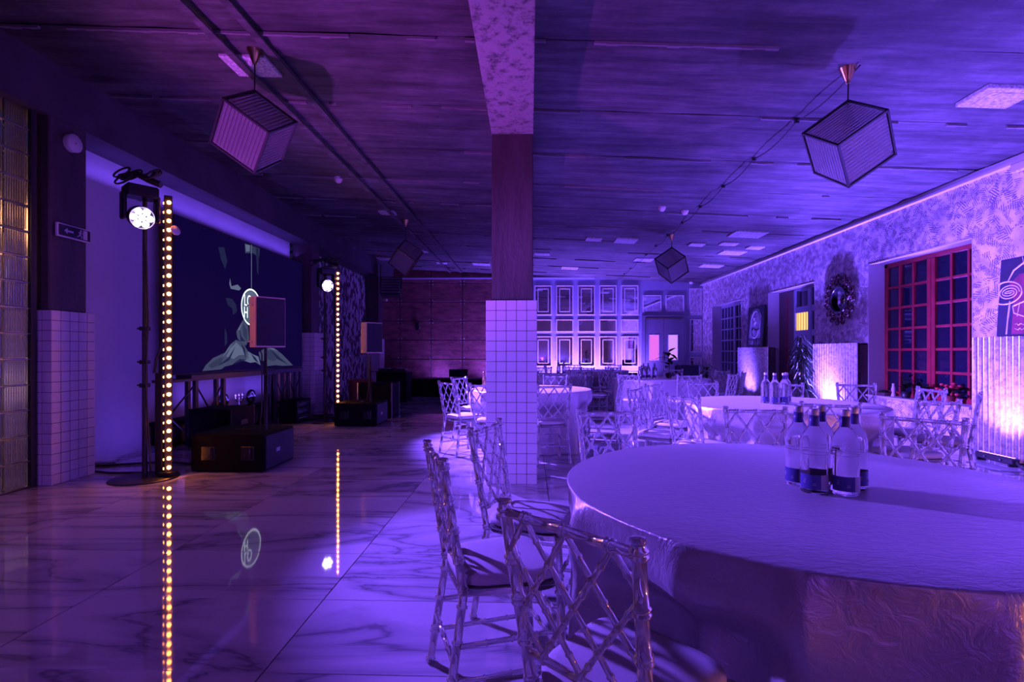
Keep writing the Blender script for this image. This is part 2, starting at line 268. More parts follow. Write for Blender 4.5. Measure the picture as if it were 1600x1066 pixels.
# ------------------------------------------------------------------ mesh helpers
class MB:
    def __init__(s): s.v = []; s.f = []; s.m = []; s.sm = []
    def add(s, vs, fs, mi=0, smooth=False, T=None):
        o = len(s.v)
        s.v += [tuple(T @ Vector(p)) if T is not None else tuple(p) for p in vs]
        s.f += [tuple(i + o for i in f) for f in fs]; s.m += [mi] * len(fs); s.sm += [smooth] * len(fs)
        return s
    def box(s, lo, hi, mi=0, bev=0.0, T=None):
        x0, y0, z0 = lo; x1, y1, z1 = hi
        if not bev:
            vs = [(x0,y0,z0),(x1,y0,z0),(x1,y1,z0),(x0,y1,z0),(x0,y0,z1),(x1,y0,z1),(x1,y1,z1),(x0,y1,z1)]
            return s.add(vs, [(0,3,2,1),(4,5,6,7),(0,1,5,4),(1,2,6,5),(2,3,7,6),(3,0,4,7)], mi, False, T)
        b = bev; vs = []; idx = {}
        for i, x in enumerate((x0, x1)):
            for j, y in enumerate((y0, y1)):
                for k, z in enumerate((z0, z1)):
                    sx, sy, sz = (b, -b)[i], (b, -b)[j], (b, -b)[k]
                    for a, p in enumerate(((x, y+sy, z+sz), (x+sx, y, z+sz), (x+sx, y+sy, z))):
                        idx[i, j, k, a] = len(vs); vs.append(p)
        g = lambda i, j, k, a: idx[i, j, k, a]
        fs = []
        for i in (0, 1):
            q = [g(i,0,0,0), g(i,1,0,0), g(i,1,1,0), g(i,0,1,0)]; fs.append(q if i else q[::-1])
            q = [g(0,i,0,1), g(1,i,0,1), g(1,i,1,1), g(0,i,1,1)]; fs.append(q[::-1] if i else q)
            q = [g(0,0,i,2), g(1,0,i,2), g(1,1,i,2), g(0,1,i,2)]; fs.append(q if i else q[::-1])
        for i in (0, 1):
            for j in (0, 1):
                fl = (i == j)
                q = [g(i,j,0,0), g(i,j,0,1), g(i,j,1,1), g(i,j,1,0)]; fs.append(q if not fl else q[::-1])
                q = [g(i,0,j,0), g(i,0,j,2), g(i,1,j,2), g(i,1,j,0)]; fs.append(q[::-1] if not fl else q)
                q = [g(0,i,j,1), g(0,i,j,2), g(1,i,j,2), g(1,i,j,1)]; fs.append(q if not fl else q[::-1])
                for k in (0, 1):
                    q = [g(i,j,k,0), g(i,j,k,1), g(i,j,k,2)]; fs.append(q if (i + j + k) % 2 else q[::-1])
        return s.add(vs, fs, mi, False, T)
    def tube(s, pts, r, n=8, mi=0, cap=True, T=None, close=False):
        P = [Vector(p) for p in pts]; rr = r if isinstance(r, (list, tuple)) else [r] * len(P)
        vs = []; fs = []; up = None; m = len(P)
        for i, p in enumerate(P):
            if close: d = P[(i+1) % m] - P[i-1]
            else: d = (P[min(i+1, m-1)] - P[max(i-1, 0)])
            d.normalize()
            if up is None: up = Vector((0,0,1)) if abs(d.z) < 0.9 else Vector((1,0,0))
            a = d.cross(up)
            if a.length < 1e-6: a = d.orthogonal()
            a.normalize(); bb = a.cross(d); bb.normalize(); up = bb
            for k in range(n):
                t = 2*pi*k/n; vs.append(p + (a*math.cos(t) + bb*math.sin(t)) * rr[i])
        for i in range(m if close else m-1):
            j = (i+1) % m
            for k in range(n): fs.append((i*n+k, i*n+(k+1) % n, j*n+(k+1) % n, j*n+k))
        s.add(vs, fs, mi, True, T)
        if cap and not close: s.add(vs[:n], [tuple(range(n))[::-1]], mi, False, T); s.add(vs[-n:], [tuple(range(n))], mi, False, T)
        return s
    def lathe(s, prof, n=20, mi=0, T=None, c=(0,0), smooth=True):
        vs = []; fs = []
        for r, z in prof:
            for k in range(n): t = 2*pi*k/n; vs.append((c[0] + r*math.cos(t), c[1] + r*math.sin(t), z))
        for i in range(len(prof)-1):
            for k in range(n): fs.append((i*n+k, i*n+(k+1) % n, (i+1)*n+(k+1) % n, (i+1)*n+k))
        s.add(vs, fs, mi, smooth, T)
        if prof[0][0] > 1e-5: s.add(vs[:n], [tuple(range(n))[::-1]], mi, False, T)
        if prof[-1][0] > 1e-5: s.add(vs[-n:], [tuple(range(n))], mi, False, T)
        return s
    def prism(s, pts, z0, z1, mi=0, T=None):
        n = len(pts); vs = [(x, y, z0) for x, y in pts] + [(x, y, z1) for x, y in pts]
        fs = [tuple(range(n))[::-1], tuple(range(n, 2*n))] + [(i, (i+1) % n, n+(i+1) % n, n+i) for i in range(n)]
        return s.add(vs, fs, mi, False, T)
    def mesh(s, name, mats):
        me = bpy.data.meshes.new(name); me.from_pydata(s.v, [], s.f)
        for m in (mats if isinstance(mats, (list, tuple)) else [mats]): me.materials.append(M[m] if isinstance(m, str) else m)
        me.polygons.foreach_set('material_index', s.m); me.polygons.foreach_set('use_smooth', s.sm); me.update()
        return me
    def build(s, name, mats, parent=None, loc=None, rz=0.0): return place(s.mesh(name, mats), name, parent, loc, rz)
def place(me, name, parent=None, loc=None, rz=0.0, rot=None):
    o = bpy.data.objects.new(name, me); C.objects.link(o)
    if parent is not None: o.parent = parent
    if loc is not None: o.location = loc
    if rot is not None: o.rotation_euler = rot
    elif rz: o.rotation_euler = (0, 0, rz)
    return o
def tag(o, label, cat, group=None):
    o['label'] = label; o['category'] = cat
    if group: o['group'] = group
    return o
def thing(name, label, cat, loc=(0,0,0), rz=0.0, group=None, rot=None):
    o = bpy.data.objects.new(name, None); C.objects.link(o); o.location = loc; o.rotation_euler = rot if rot else (0, 0, rz)
    return tag(o, label, cat, group)
def struct(o): o['kind'] = 'structure'; return o
def stuff(o): o['kind'] = 'stuff'; return o
def dup(root, loc, rz, label, group=None, name=None):
    r = root.copy(); C.objects.link(r); r.location = loc; r.rotation_euler = (0, 0, rz); r['label'] = label
    if group: r['group'] = group
    for ch in root.children:
        c = ch.copy(); C.objects.link(c); c.parent = r
        for g in ch.children:
            d = g.copy(); C.objects.link(d); d.parent = c
    return r
def cyl(x, y, z0, z1, r, n=16, mi=0): return MB().lathe([(r, z0), (r, z1)], n, mi, c=(x, y))
def cz(x): return 3.49 + 0.05 * (5.6 - x)          # height of the ceiling over x

# ------------------------------------------------------------------ floor
YB = 17.2; XL = -4.95; XR = 5.6
fl = struct(MB().box((XL-0.1, -4.2, -0.12), (XR+0.5, YB, -0.004)).build('floor', 'grout'))
tile_me = MB().box((0.003, 0.003, -0.012), (1.197, 0.597, 0.0), 0, 0.0).mesh('floor_tile', 'marble')
for i in range(-4, 6):
    for j in range(-1, 16):
        place(tile_me, 'floor_tile', fl, (-1.04 + 1.2*i - (0), 2.0 + 0.6*j, 0))
MB().box((XL, 11.602, -0.012), (XR+0.3, YB, 0)).build('floor_surface', 'marble', fl)
MB().box((XL, -4.2, -0.012), (XR+0.3, 1.398, 0)).build('floor_surface', 'marble', fl)

# ------------------------------------------------------------------ ceiling: long concrete slabs in two bays
ce = struct(MB().add([(XL-0.3, -4.2, cz(XL-0.3)+0.12), (XR+0.4, -4.2, cz(XR+0.4)+0.12), (XR+0.4, YB+0.2, cz(XR+0.4)+0.12), (XL-0.3, YB+0.2, cz(XL-0.3)+0.12),
     (XL-0.3, -4.2, cz(XL-0.3)+0.3), (XR+0.4, -4.2, cz(XR+0.4)+0.3), (XR+0.4, YB+0.2, cz(XR+0.4)+0.3), (XL-0.3, YB+0.2, cz(XL-0.3)+0.3)],
     [(0,1,2,3),(7,6,5,4),(0,4,5,1),(1,5,6,2),(2,6,7,3),(3,7,4,0)]).build('ceiling', 'concrete'))
random.seed(3)
for x0, x1 in ((XL-0.2, -0.37), (0.03, XR+0.3)):
    w = (x1 - x0) / math.cos(math.atan(0.05)); xm = (x0+x1)/2
    mes = []
    for q in range(3):
        mb = MB(); nx = 14
        vs = []; 
        for iy, y in enumerate((-0.606, -0.45, 0.45, 0.606)):
            for ix in range(nx+1):
                vs.append((-w/2 + w*ix/nx, y + (random.uniform(-0.006, 0.006) if iy in (0, 3) else 0), random.uniform(-0.006, 0.004) + (0.016 if iy in (0, 3) else 0)))
        fs = [(r*(nx+1)+i, (r+1)*(nx+1)+i, (r+1)*(nx+1)+i+1, r*(nx+1)+i+1) for r in range(3) for i in range(nx)]
        mb.add(vs, fs, 0)
        mb.box((-w/2, -0.6, 0.02), (w/2, 0.6, 0.11))
        on = True
        for ix in range(60):       # ragged lip of mortar along one edge
            if random.random() < 0.12: on = not on
            if on: mb.box((-w/2 + w*ix/60, -0.612, -0.008 - random.random()*0.006), (-w/2 + w*(ix+1)/60, -0.600 + random.random()*0.018, 0.012), 1)
        mes.append(mb.mesh('ceiling_slab', ['concrete', 'lip']))
    for k in range(18):
        y = -3.7 + 1.22*k
        if y > YB: break
        place(mes[k % 3], 'ceiling_slab', ce, (xm, y, cz(xm) + random.uniform(-0.004, 0.004)), rot=(0, math.atan(0.05), 0))
# beams
struct(MB().box((-0.363, -4.2, 3.32), (0.031, YB, 3.95)).build('trim_1', 'beam'))
struct(MB().box((-4.94, -4.2, 3.48), (-4.50, YB, 4.10)).build('trim_2', 'darkwall'))
struct(MB().box((5.52, -4.2, 3.40), (5.60, YB, 3.43)).box((5.56, -4.2, 3.43), (5.60, YB, 3.50)).build('trim_3', 'reveal'))
struct(MB().box((-4.9, YB-0.10, 3.66), (5.55, YB-0.02, 3.70)).build('trim_4', 'bluepaint'))

# ------------------------------------------------------------------ columns with glazed tile skirts
tp = 0.0966
tile_mb = MB(); g = 0.0022; tile_mb.box((-tp/2+g, -0.004, -tp/2+g), (tp/2-g, 0.004, tp/2-g), 0, 0.0018)
wall_tile = tile_mb.mesh('wall_tile', 'tile')
def column(x0, x1, y0, y1, rows, shaft, label, faces, joined=''):
    t = thing('tiled_column', label, 'column', ((x0+x1)/2, (y0+y1)/2, 0))
    cx, cy = (x0+x1)/2, (y0+y1)/2; hx, hy = (x1-x0)/2, (y1-y0)/2; H = rows*tp
    MB().box((-hx+.008, -hy+.008, 0), (hx-.008, hy-.008, H)).build('column_core', 'grout', t)
    ztop = cz(x0) - 0.02
    MB().box((-hx+shaft[0], -hy+.035, H), (hx-shaft[1], hy-.035, 3.5 if x0 < -2 else 3.34), 0, 0.01).build('column_shaft', 'darkplaster', t)
    for f in faces + (joined or ''):
        n = round((x1-x0)/tp) if f in 'FB' else round((y1-y0)/tp); p = ((x1-x0) if f in 'FB' else (y1-y0)) / n
        jm = MB()
        for i in range(n):
            for k in range(rows):
                a = -(hx if f in 'FB' else hy) + p*(i+0.5)
                loc = {'F': (a, -hy+.004, 0), 'B': (a, hy-.004, 0), 'R': (hx-.004, a, 0), 'L': (-hx+.004, a, 0)}[f]
                loc = (loc[0], loc[1], tp*(k+0.5)); rz = {'F': 0, 'B': pi, 'R': pi/2, 'L': -pi/2}[f]
                if f in faces: place(wall_tile, 'wall_tile', t, loc, rz)
                else: jm.box((-tp/2+g, -0.004, -tp/2+g), (tp/2-g, 0.004, tp/2-g), 0, 0.0, Matrix.Translation(loc) @ Matrix.Rotation(rz, 4, 'Z'))
        if f in joined: stuff(jm.build('tile_field', 'tile', t))
    return t
column(-0.416, 0.067, 4.925, 5.408, 18, (0.053, 0.036), 'white tiled square column standing alone in the middle of the room', 'FRL', 'B')
column(-4.94, -4.457, 4.72, 5.21, 17, (0.01, 0.06), 'white tiled column beside the glass block wall with exit sign', 'FR')
column(-4.86, -4.375, 10.48, 10.95, 17, (0.01, 0.08), 'white tiled column between the LED screen and patched plaster wall', 'FR')
column(-4.94, -4.46, 15.4, 15.88, 17, (0.01, 0.05), 'dark column in the far corner beside the riveted steel wall', 'R', 'F')

# ------------------------------------------------------------------ left wall
wl = struct(MB().box((-5.1, -4.2, 3.56), (-4.56, 4.72, 4.15)).box((-4.70, 4.66, 0), (-4.60, 4.72, 3.56)).box((-5.1, -4.2, 0), (-4.6, 3.72, 3.56)).build('wall_left', 'darkwall'))
MB().box((-5.1, 5.2, 0), (-4.90, 10.5, 4.1)).build('wall_panel', 'plaster', wl)
MB().box((-5.1, 10.9, 0), (-4.90, YB, 4.1)).build('wall_panel', 'peeled', wl)
for k in range(6):           # shallow course joints of the patched wall
    MB().box((-4.90, 10.95, 0.55*k+0.02), (-4.885, 12.2+0.9*(k % 2), 0.55*k+0.53), 0, 0.004).build('wall_panel', 'peeled', wl)
    MB().box((-4.90, 12.22+0.9*(k % 2), 0.55*k+0.02), (-4.882, 15.38, 0.55*k+0.53), 0, 0.004).build('wall_panel', 'peeled', wl)
# glass block wall
gb = struct(MB().box((-4.66, 3.71, 0), (-4.59, 4.67, 0.012)).box((-4.67, 4.645, 0), (-4.58, 4.68, 3.58)).box((-4.67, 3.71, 3.52), (-4.57, 4.68, 3.58)).build('window_1', 'black'))
bm_ = MB(); P = 0.234
bm_.box((-0.045, 0.004, 0.004), (0.03, P-0.004, P-0.004), 0, 0.006)
for k in range(9): y = 0.022 + k*0.0225; bm_.tube([(0.028, y, 0.016), (0.030, y, P-0.016)], 0.008, 6)
block_me = bm_.mesh('glass_block', 'block')
for i in range(4):
    for k in range(15): place(block_me, 'glass_block', gb, (-4.63, 4.642 - P*(i+1), 0.012 + P*k))
for i in range(5): MB().box((-4.655, 4.642-P*i-0.003, 0), (-4.61, 4.642-P*i+0.003, 3.53)).build('mortar_joint', 'steel', gb)
for k in range(16): MB().box((-4.655, 3.71, 0.012+P*k-0.004), (-4.592, 4.645, 0.012+P*k+0.004)).build('mortar_joint', 'steel', gb)
struct(MB().box((-5.9, 3.2, 0), (-5.85, 4.8, 3.6)).box((-5.9, 4.72, 0), (-5.1, 4.8, 3.6)).build('wall_behind_blocks', 'plaster'))
light('glass_block_fill', 'POINT', (-5.45, 4.0, 2.6), (0, 0, 0), 16, (1.0, 0.42, 0.16), shadow_soft_size=0.2)  # unseen fill added behind the glass blocks for their amber gleam
light('glass_block_fill', 'POINT', (-5.45, 4.3, 0.9), (0, 0, 0), 6.0, (0.75, 0.45, 0.5), shadow_soft_size=0.2)

# ------------------------------------------------------------------ back wall: riveted steel on the left, mirrored panelling on the right
wb = struct(MB().box((-5.1, YB, 0), (5.9, YB+0.2, 4.2)).build('wall_back', 'darkwall'))
pm = MB(); pm.box((0.011, -0.018, 0.011), (1.029, 0.0, 0.619), 0, 0.004)
for ix in (0.055, 0.985):
    for iz in (0.05, 0.578): pm.lathe([(0.020, 0.0), (0.020, 0.006), (0.010, 0.012), (0, 0.013)], 8, 1, Matrix.Translation((ix, -0.018, iz)) @ Matrix.Rotation(pi/2, 4, 'X'))
panel_me = pm.mesh('steel_panel', ['rust', 'steel'])
for i in range(-1, 5):
    for k in range(-1, 6):
        x = -4.307 + 1.04*i; z = 0.38 + 0.63*k
        place(panel_me, 'steel_panel', wb, (x, YB, z))
bw = MB().box((-0.62, YB-0.02, 0), (5.6, YB, 3.72)).build('wall_panelling', 'bluepaint', wb)
def frame_rect(mb, x0, z0, x1, z1, w, d, y=YB-0.02, mi=0):
    mb.box((x0, y-d, z0), (x0+w, y, z1), mi, 0.004).box((x1-w, y-d, z0), (x1, y, z1), mi, 0.004)
    mb.box((x0+w, y-d, z0), (x1-w, y, z0+w), mi, 0.004).box((x0+w, y-d, z1-w), (x1-w, y, z1), mi, 0.004); return mb
rows = ((2.457, 3.431, 1), (1.901, 2.314, 0), (0.768, 1.762, 1), (0.10, 0.60, 0))
gi = 0
for c in range(6):
    x0 = 0.153 + 0.7065*(c-1); x1 = x0 + 0.563
    for z0, z1, inner in rows:
        t = thing('framed_mirror', '', 'mirror', (x0, YB, z0)); gi += 1
        colw = ('hidden by the tiled column', 'first to the right of the tiled column', 'second right of the tiled column', 'third right of the tiled column', 'fourth right of the tiled column', 'beside the double door')[c]
        roww = {3.431: 'tall wall mirror in the top row', 2.314: 'low oblong wall mirror in the middle row', 1.762: 'tall wall mirror in the lower row', 0.60: 'oblong wall mirror near the floor'}[z1]
        t['label'] = roww + ', ' + colw; t['group'] = 'framed mirrors of the back wall'
        h = z1 - z0; T = Matrix.Translation((0, -YB, 0))
        MB().box((0.02, -0.026, 0.02), (x1-x0-0.02, -0.021, h-0.02)).build('mirror_glass', 'mirror', t)
        frame_rect(MB(), 0, 0, x1-x0, h, 0.028, 0.03, y=-0.02).build('mirror_frame', 'whitetrim', t)
        if inner: frame_rect(MB(), 0.105, 0.105, x1-x0-0.105, h-0.105, 0.02, 0.014, y=-0.026).build('inner_moulding', 'whitetrim', t)
for x0, x1, lab in ((3.685, 4.283, 'landscape mirror over the left leaf of the double door'), (4.424, 5.017, 'landscape mirror over the right leaf of the double door')):
    t = thing('framed_mirror', lab, 'mirror', (x0, YB, 2.55), group='framed mirrors of the back wall')
    MB().box((0.02, -0.026, 0.02), (x1-x0-0.02, -0.021, 0.53)).build('mirror_glass', 'mirror', t); frame_rect(MB(), 0, 0, x1-x0, 0.55, 0.025, 0.03, y=-0.02).build('mirror_frame', 'whitetrim', t)
for z0, z1, lab in ((2.45, 3.32, 'tall mirror in the right corner, uppermost of three'), (1.24, 2.31, 'tall mirror in the right corner, middle of three'), (0.2, 1.08, 'tall mirror in the right corner, lowest of three')):
    t = thing('framed_mirror', lab, 'mirror', (5.19, YB, z0), group='framed mirrors of the back wall')
    MB().box((0.02, -0.026, 0.02), (0.37, -0.021, z1-z0-0.02)).build('mirror_glass', 'mirror', t); frame_rect(MB(), 0, 0, 0.39, z1-z0, 0.022, 0.03, y=-0.02).build('mirror_frame', 'whitetrim', t)
# double door
d1 = struct(MB().box((3.637, YB-0.09, 0), (3.745, YB-0.02, 2.437)).box((4.955, YB-0.09, 0), (5.064, YB-0.02, 2.437)).box((3.745, YB-0.09, 2.35), (4.955, YB-0.02, 2.437)).build('door_1', 'doorpaint'))
MB().box((3.75, YB-0.10, 2.325), (4.95, YB-0.05, 2.352)).build('door_rail', 'brass', d1)
for x0, x1, pm_ in ((3.75, 4.345, 'pinkpane'), (4.355, 4.95, 'lilacpane')):
    a = x0 + 0.15; b2 = a + 0.29
    MB().box((x0, YB-0.06, 0.01), (a, YB-0.025, 2.32)).box((b2, YB-0.06, 0.01), (x1, YB-0.025, 2.32)).box((a, YB-0.06, 0.01), (b2, YB-0.025, 0.993)).box((a, YB-0.06, 1.797), (b2, YB-0.025, 2.32)).build('door_leaf', 'doorpaint', d1)
    MB().box((a, YB-0.045, 0.993), (b2, YB-0.035, 1.797)).build('door_pane', pm_, d1)
    frame_rect(MB(), a-0.02, 0.973, b2+0.02, 1.817, 0.02, 0.01, y=YB-0.06).build('glazing_bead', 'whitetrim', d1)
MB().tube([(4.30, YB-0.10, 0.9), (4.30, YB-0.10, 1.2)], 0.012, 8).build('door_handle', 'brass', d1)

# ------------------------------------------------------------------ right wall with three deep window openings
wr = struct(MB().box((XR, -4.2, 0), (XR+0.34, 6.80, 3.62)).box((XR, 8.84, 0), (XR+0.34, 10.47, 3.62)).box((XR, 12.49, 0), (XR+0.34, 14.05, 3.62)).box((XR, 16.24, 0), (XR+0.34, YB, 3.62))
    .box((XR, 6.80, 2.70), (XR+0.34, 8.84, 3.62)).box((XR, 10.47, 2.64), (XR+0.34, 12.49, 3.62)).box((XR, 14.05, 2.65), (XR+0.34, 16.24, 3.62))
    .box((XR, 6.80, 0), (XR+0.34, 8.84, 0.52)).box((XR, 10.47, 0), (XR+0.34, 12.49, 0.40)).box((XR, 14.05, 0), (XR+0.34, 16.24, 0.52)).build('wall_right', 'palm'))
def reveal(name, y0, y1, z0, z1):
    e = 0.012
    return MB().box((XR-0.004, y0, z0), (XR+0.33, y0+e, z1)).box((XR-0.004, y1-e, z0), (XR+0.33, y1, z1)).box((XR-0.004, y0, z1-e), (XR+0.33, y1, z1)).box((XR-0.05, y0, z0), (XR+0.33, y1, z0+0.03)).build(name, 'reveal', wr)
reveal('window_reveal', 6.80, 8.84, 0.52, 2.70); reveal('window_reveal', 10.47, 12.49, 0.40, 2.64); reveal('window_reveal', 14.05, 16.24, 0.52, 2.65)
def sash_window(n, y0, y1, z0, z1, frame, cols, nrow, x=XR+0.25, curt=False):
    w = struct(MB().box((x, y0, z0), (x+0.08, y0+0.07, z1), 0, .006).box((x, y1-0.07, z0), (x+0.08, y1, z1), 0, .006).box((x, y0, z0), (x+0.08, y1, z0+0.07), 0, .006).box((x, y0, z1-0.07), (x+0.08, y1, z1), 0, .006).build('window_%d' % n, frame))
    iy0, iy1 = y0+0.07, y1-0.07; mid = (iy0+iy1)/2
    MB().box((x-0.012, mid-0.075, z0+0.07), (x+0.07, mid-0.004, z1-0.07), 0, .006).box((x-0.012, mid+0.004, z0+0.07), (x+0.07, mid+0.075, z1-0.07), 0, .006).build('meeting_stile', frame, w)
    for a, b in ((iy0, mid-0.075), (mid+0.075, iy1)):
        cw = (b-a)/cols; rh = (z1-z0-0.14)/nrow
        for i in range(1, cols): MB().box((x-0.006, a+cw*i-0.02, z0+0.07), (x+0.06, a+cw*i+0.02, z1-0.07), 0, .005).build('glazing_bar', frame, w)
        for k in range(1, nrow): MB().box((x, a, z0+0.07+rh*k-0.02), (x+0.055, b, z0+0.07+rh*k+0.02), 0, .005).build('glazing_bar', frame, w)
        for i in range(cols):
            for k in range(nrow):
                MB().box((x+0.03, a+cw*i, z0+0.07+rh*k), (x+0.036, a+cw*(i+1), z0+0.07+rh*(k+1))).build('window_pane', 'pane', w)
    return w
sash_window(2, 6.812, 8.828, 0.55, 2.688, 'redpaint', 3, 6)
sash_window(4, 14.062, 16.228, 0.55, 2.638, 'bluepaint', 4, 6)
# middle opening: fixed dark leaf and blue-framed side light of three stacked panes
w3 = struct(MB().box((5.85, 11.80, 0.43), (5.91, 12.478, 2.628), 0, .01).build('window_3', 'brownpaint'))
MB().box((5.84, 12.05, 0.6), (5.85, 12.10, 2.5)).build('leaf_edge', 'redpaint', w3)
for a, b in ((10.482, 11.15), (11.15, 11.80)):
    f = MB()
    for z0, z1 in ((2.20, 2.62), (1.69, 2.13), (0.43, 1.62)):
        f.box((5.86, a, z0-0.06), (5.92, b, z0+0.03), 0, .006).box((5.86, a, z1-0.03), (5.92, b, z1+0.02), 0, .006)
        MB().box((5.89, a+0.05, z0+0.03), (5.896, b-0.05, z1-0.03)).build('window_pane', 'pane' if not (z0 == 1.69 and a > 11) else 'reflection_pane', w3)  # one pane glows to imitate the room's amber reflection
    f.box((5.85, a, 0.43), (5.93, a+0.06, 2.628), 0, .006).box((5.85, b-0.06, 0.43), (5.93, b, 2.628), 0, .006)
    f.build('pane_frame', 'bluepaint', w3)
for k in range(5): MB().box((5.884, 11.23+0.11*k, 1.72), (5.889, 11.245+0.11*k, 2.10)).build('reflected_lattice', 'brownpaint', w3)  # lattice of that amber reflection, built as strips
# rear wall closes the room behind the photographer
struct(MB().box((-5.1, -4.4, 0), (5.95, -4.2, 4.3)).build('wall_rear', 'plaster'))

# ------------------------------------------------------------------ chairs: clear bamboo-style frames with a diamond lattice back
def bamboo(a, b, r, rings, n=8, rr=1.32, w=0.005, dbl=False, mb=None):
    """tube from a to b with knuckle rings at the fractions given"""
    a = Vector(a); b = Vector(b); ln = (b-a).length; ps = [0.0]; rs = [r]
    for t in sorted(rings):
        offs = (-w*1.3, w*1.3) if dbl else (0,)
        for o in offs:
            for d, q in ((-w, r), (-w*0.5, r*rr), (w*0.5, r*rr), (w, r)):
                f = t + (o + d)/ln
                if ps[-1] < f < 1: ps.append(f); rs.append(q)
    ps.append(1.0); rs.append(r)
    mb = mb or MB()
    return mb.tube([a.lerp(b, t) for t in ps], rs, n)
def bk(u, z, dy=0.0):
    f = (z-0.42)/0.465; hw = 0.165 + 0.022*f
    return (-hw + 2*hw*u, -0.175 - 0.075*f + dy, z)
zk = [0.852 - k*0.334/4 for k in range(5)]
lat = [((1/6,0),(0,1)), ((1/6,0),(5/6,4)), ((1/2,0),(0,3)), ((1/2,0),(1,3)), ((5/6,0),(1/6,4)), ((5/6,0),(1,1)), ((0,1),(1/2,4)), ((1,1),(1/2,4)), ((0,3),(1/6,4)), ((1,3),(5/6,4))]
cm = {}
for s in (-1, 1):
    u = 0 if s < 0 else 1
    mb = bamboo((s*0.186, -0.238, 0), bk(u, 0.42), 0.0155, [0.03, 0.30, 0.34, 0.62, 0.9], 10)
    bamboo(bk(u, 0.42), bk(u, 0.885), 0.0155, [0.03, 0.26, 0.48, 0.70, 0.955], 10, dbl=True, mb=mb)
    p = Vector(bk(u, 0.885)); mb.lathe([(0.0155, p.z), (0.019, p.z+0.004), (0.016, p.z+0.010), (0, p.z+0.012)], 10, 0, c=(p.x, p.y))
    cm['rear_leg', s] = mb.mesh('rear_leg', 'acrylic')
    cm['front_leg', s] = bamboo((s*0.188, 0.192, 0), (s*0.182, 0.172, 0.43), 0.0155, [0.03, 0.30, 0.60, 0.9], 10).mesh('front_leg', 'acrylic')
cm['top_rail'] = bamboo(bk(0.02, 0.862), bk(0.98, 0.862), 0.012, [1/6, 1/2, 5/6], 8, dbl=True).mesh('top_rail', 'acrylic')
cm['lower_rail'] = bamboo(bk(0.02, 0.512), bk(0.98, 0.512), 0.010, [1/6, 1/2, 5/6], 8).mesh('lower_rail', 'acrylic')
for i, ((u0, k0), (u1, k1)) in enumerate(lat):
    dy = 0.004 if u1 > u0 else -0.004; n = abs(k1-k0)
    cm['lattice_bar', i] = bamboo(bk(u0, zk[k0], dy), bk(u1, zk[k1], dy), 0.0072, [(j+0.5)/n for j in range(n)] + [j/n for j in range(1, n)], 7).mesh('lattice_bar', 'acrylic')
def seat_outline(sx, sy, n=28):
    o = []
    for i in range(n):
        t = 2*pi*i/n; c, s = math.cos(t), math.sin(t); e = 0.45
        x = math.copysign(abs(c)**e, c); y = math.copysign(abs(s)**e, s)
        o.append((x*(sx + 0.018*y), y*sy))
    return o
def pad(z0, z1, sx, sy, rnd, mi=0):
    mb = MB(); vs = []; rings = [(1-rnd/sx, z0), (1, z0+rnd*0.7), (1, z1-rnd), (1-rnd*0.5/sx, z1-rnd*0.3), (1-rnd*2/sx, z1), (0.5, z1+0.008)]
    o = seat_outline(sx, sy); n = len(o)
    for q, z in rings: vs += [(x*q, y*q, z) for x, y in o]
    fs = [(i*n+k, i*n+(k+1) % n, (i+1)*n+(k+1) % n, (i+1)*n+k) for i in range(len(rings)-1) for k in range(n)]
    fs.append(tuple(range((len(rings)-1)*n, len(rings)*n))); fs.append(tuple(range(n))[::-1])
    mb.add(vs, fs, mi, True); return mb
cm['seat_frame'] = pad(0.405, 0.432, 0.19, 0.19, 0.006).mesh('seat_frame', 'acrylic')
cm['seat_cushion'] = pad(0.434, 0.478, 0.188, 0.188, 0.016).mesh('seat_cushion', 'cushion')
st = []
for z, fb in ((0.13, 0), (0.25, 0)):
    for s in (-1, 1): st.append(bamboo((s*0.182, -0.215+z*0.1, z), (s*0.186, 0.188-z*0.05, z), 0.009, [0.25, 0.5, 0.75], 7))
    st.append(bamboo((-0.184, 0.186, z+0.03), (0.184, 0.186, z+0.03), 0.009, [0.25, 0.5, 0.75], 7))
st.append(bamboo((-0.178, -0.215, 0.20), (0.178, -0.215, 0.20), 0.009, [0.25, 0.5, 0.75], 7))
st_me = [x.mesh('stretcher', 'acrylic') for x in st]
def make_chair():
    t = thing('lattice_chair', '', 'chair')
    for s in (-1, 1): place(cm['rear_leg', s], 'rear_leg', t); place(cm['front_leg', s], 'front_leg', t)
    for k in ('top_rail', 'lower_rail', 'seat_frame', 'seat_cushion'): place(cm[k], k, t)
    for i in range(len(lat)): place(cm['lattice_bar', i], 'lattice_bar', t)
    for me in st_me: place(me, 'stretcher', t)
    return t
chair0 = make_chair(); used = []; roots = []
def chair(x, y, dx, dy, label, group):
    """x, y: middle of the top rail; dx, dy: the way the chair faces"""
    n = math.hypot(dx, dy); dx /= n; dy /= n
    roots.append((x + 0.25*dx, y + 0.25*dy))
    loc = (x + 0.25*dx, y + 0.25*dy, 0); rz = math.atan2(-dx, dy)
    if not used:
        used.append(1); chair0.location = loc; chair0.rotation_euler = (0, 0, rz); chair0['label'] = label; chair0['group'] = group
    else: dup(chair0, loc, rz, label, group)
g1 = 'clear chairs at the near table'
chair(0.072, 1.134, 0.696, 0.718, 'clear lattice-back chair nearest of all, back turned to us, against the near table', g1)
chair(-0.352, 1.914, 0.944, 0.329, 'clear lattice-back chair seen edge-on with a shadowed white seat, left of the near table', g1)
chair(-0.223, 2.62, 0.955, -0.297, 'clear lattice-back chair in front of the tiled column, rounded white seat by near table', g1)
chair(0.481, 3.292, 0.26, -0.966, 'clear chair behind the left rim of the near table, just right of the tiled column', g1)
chair(1.468, 3.456, -0.05, -1, 'clear chair facing us behind the near table, left of the five bottles', g1)
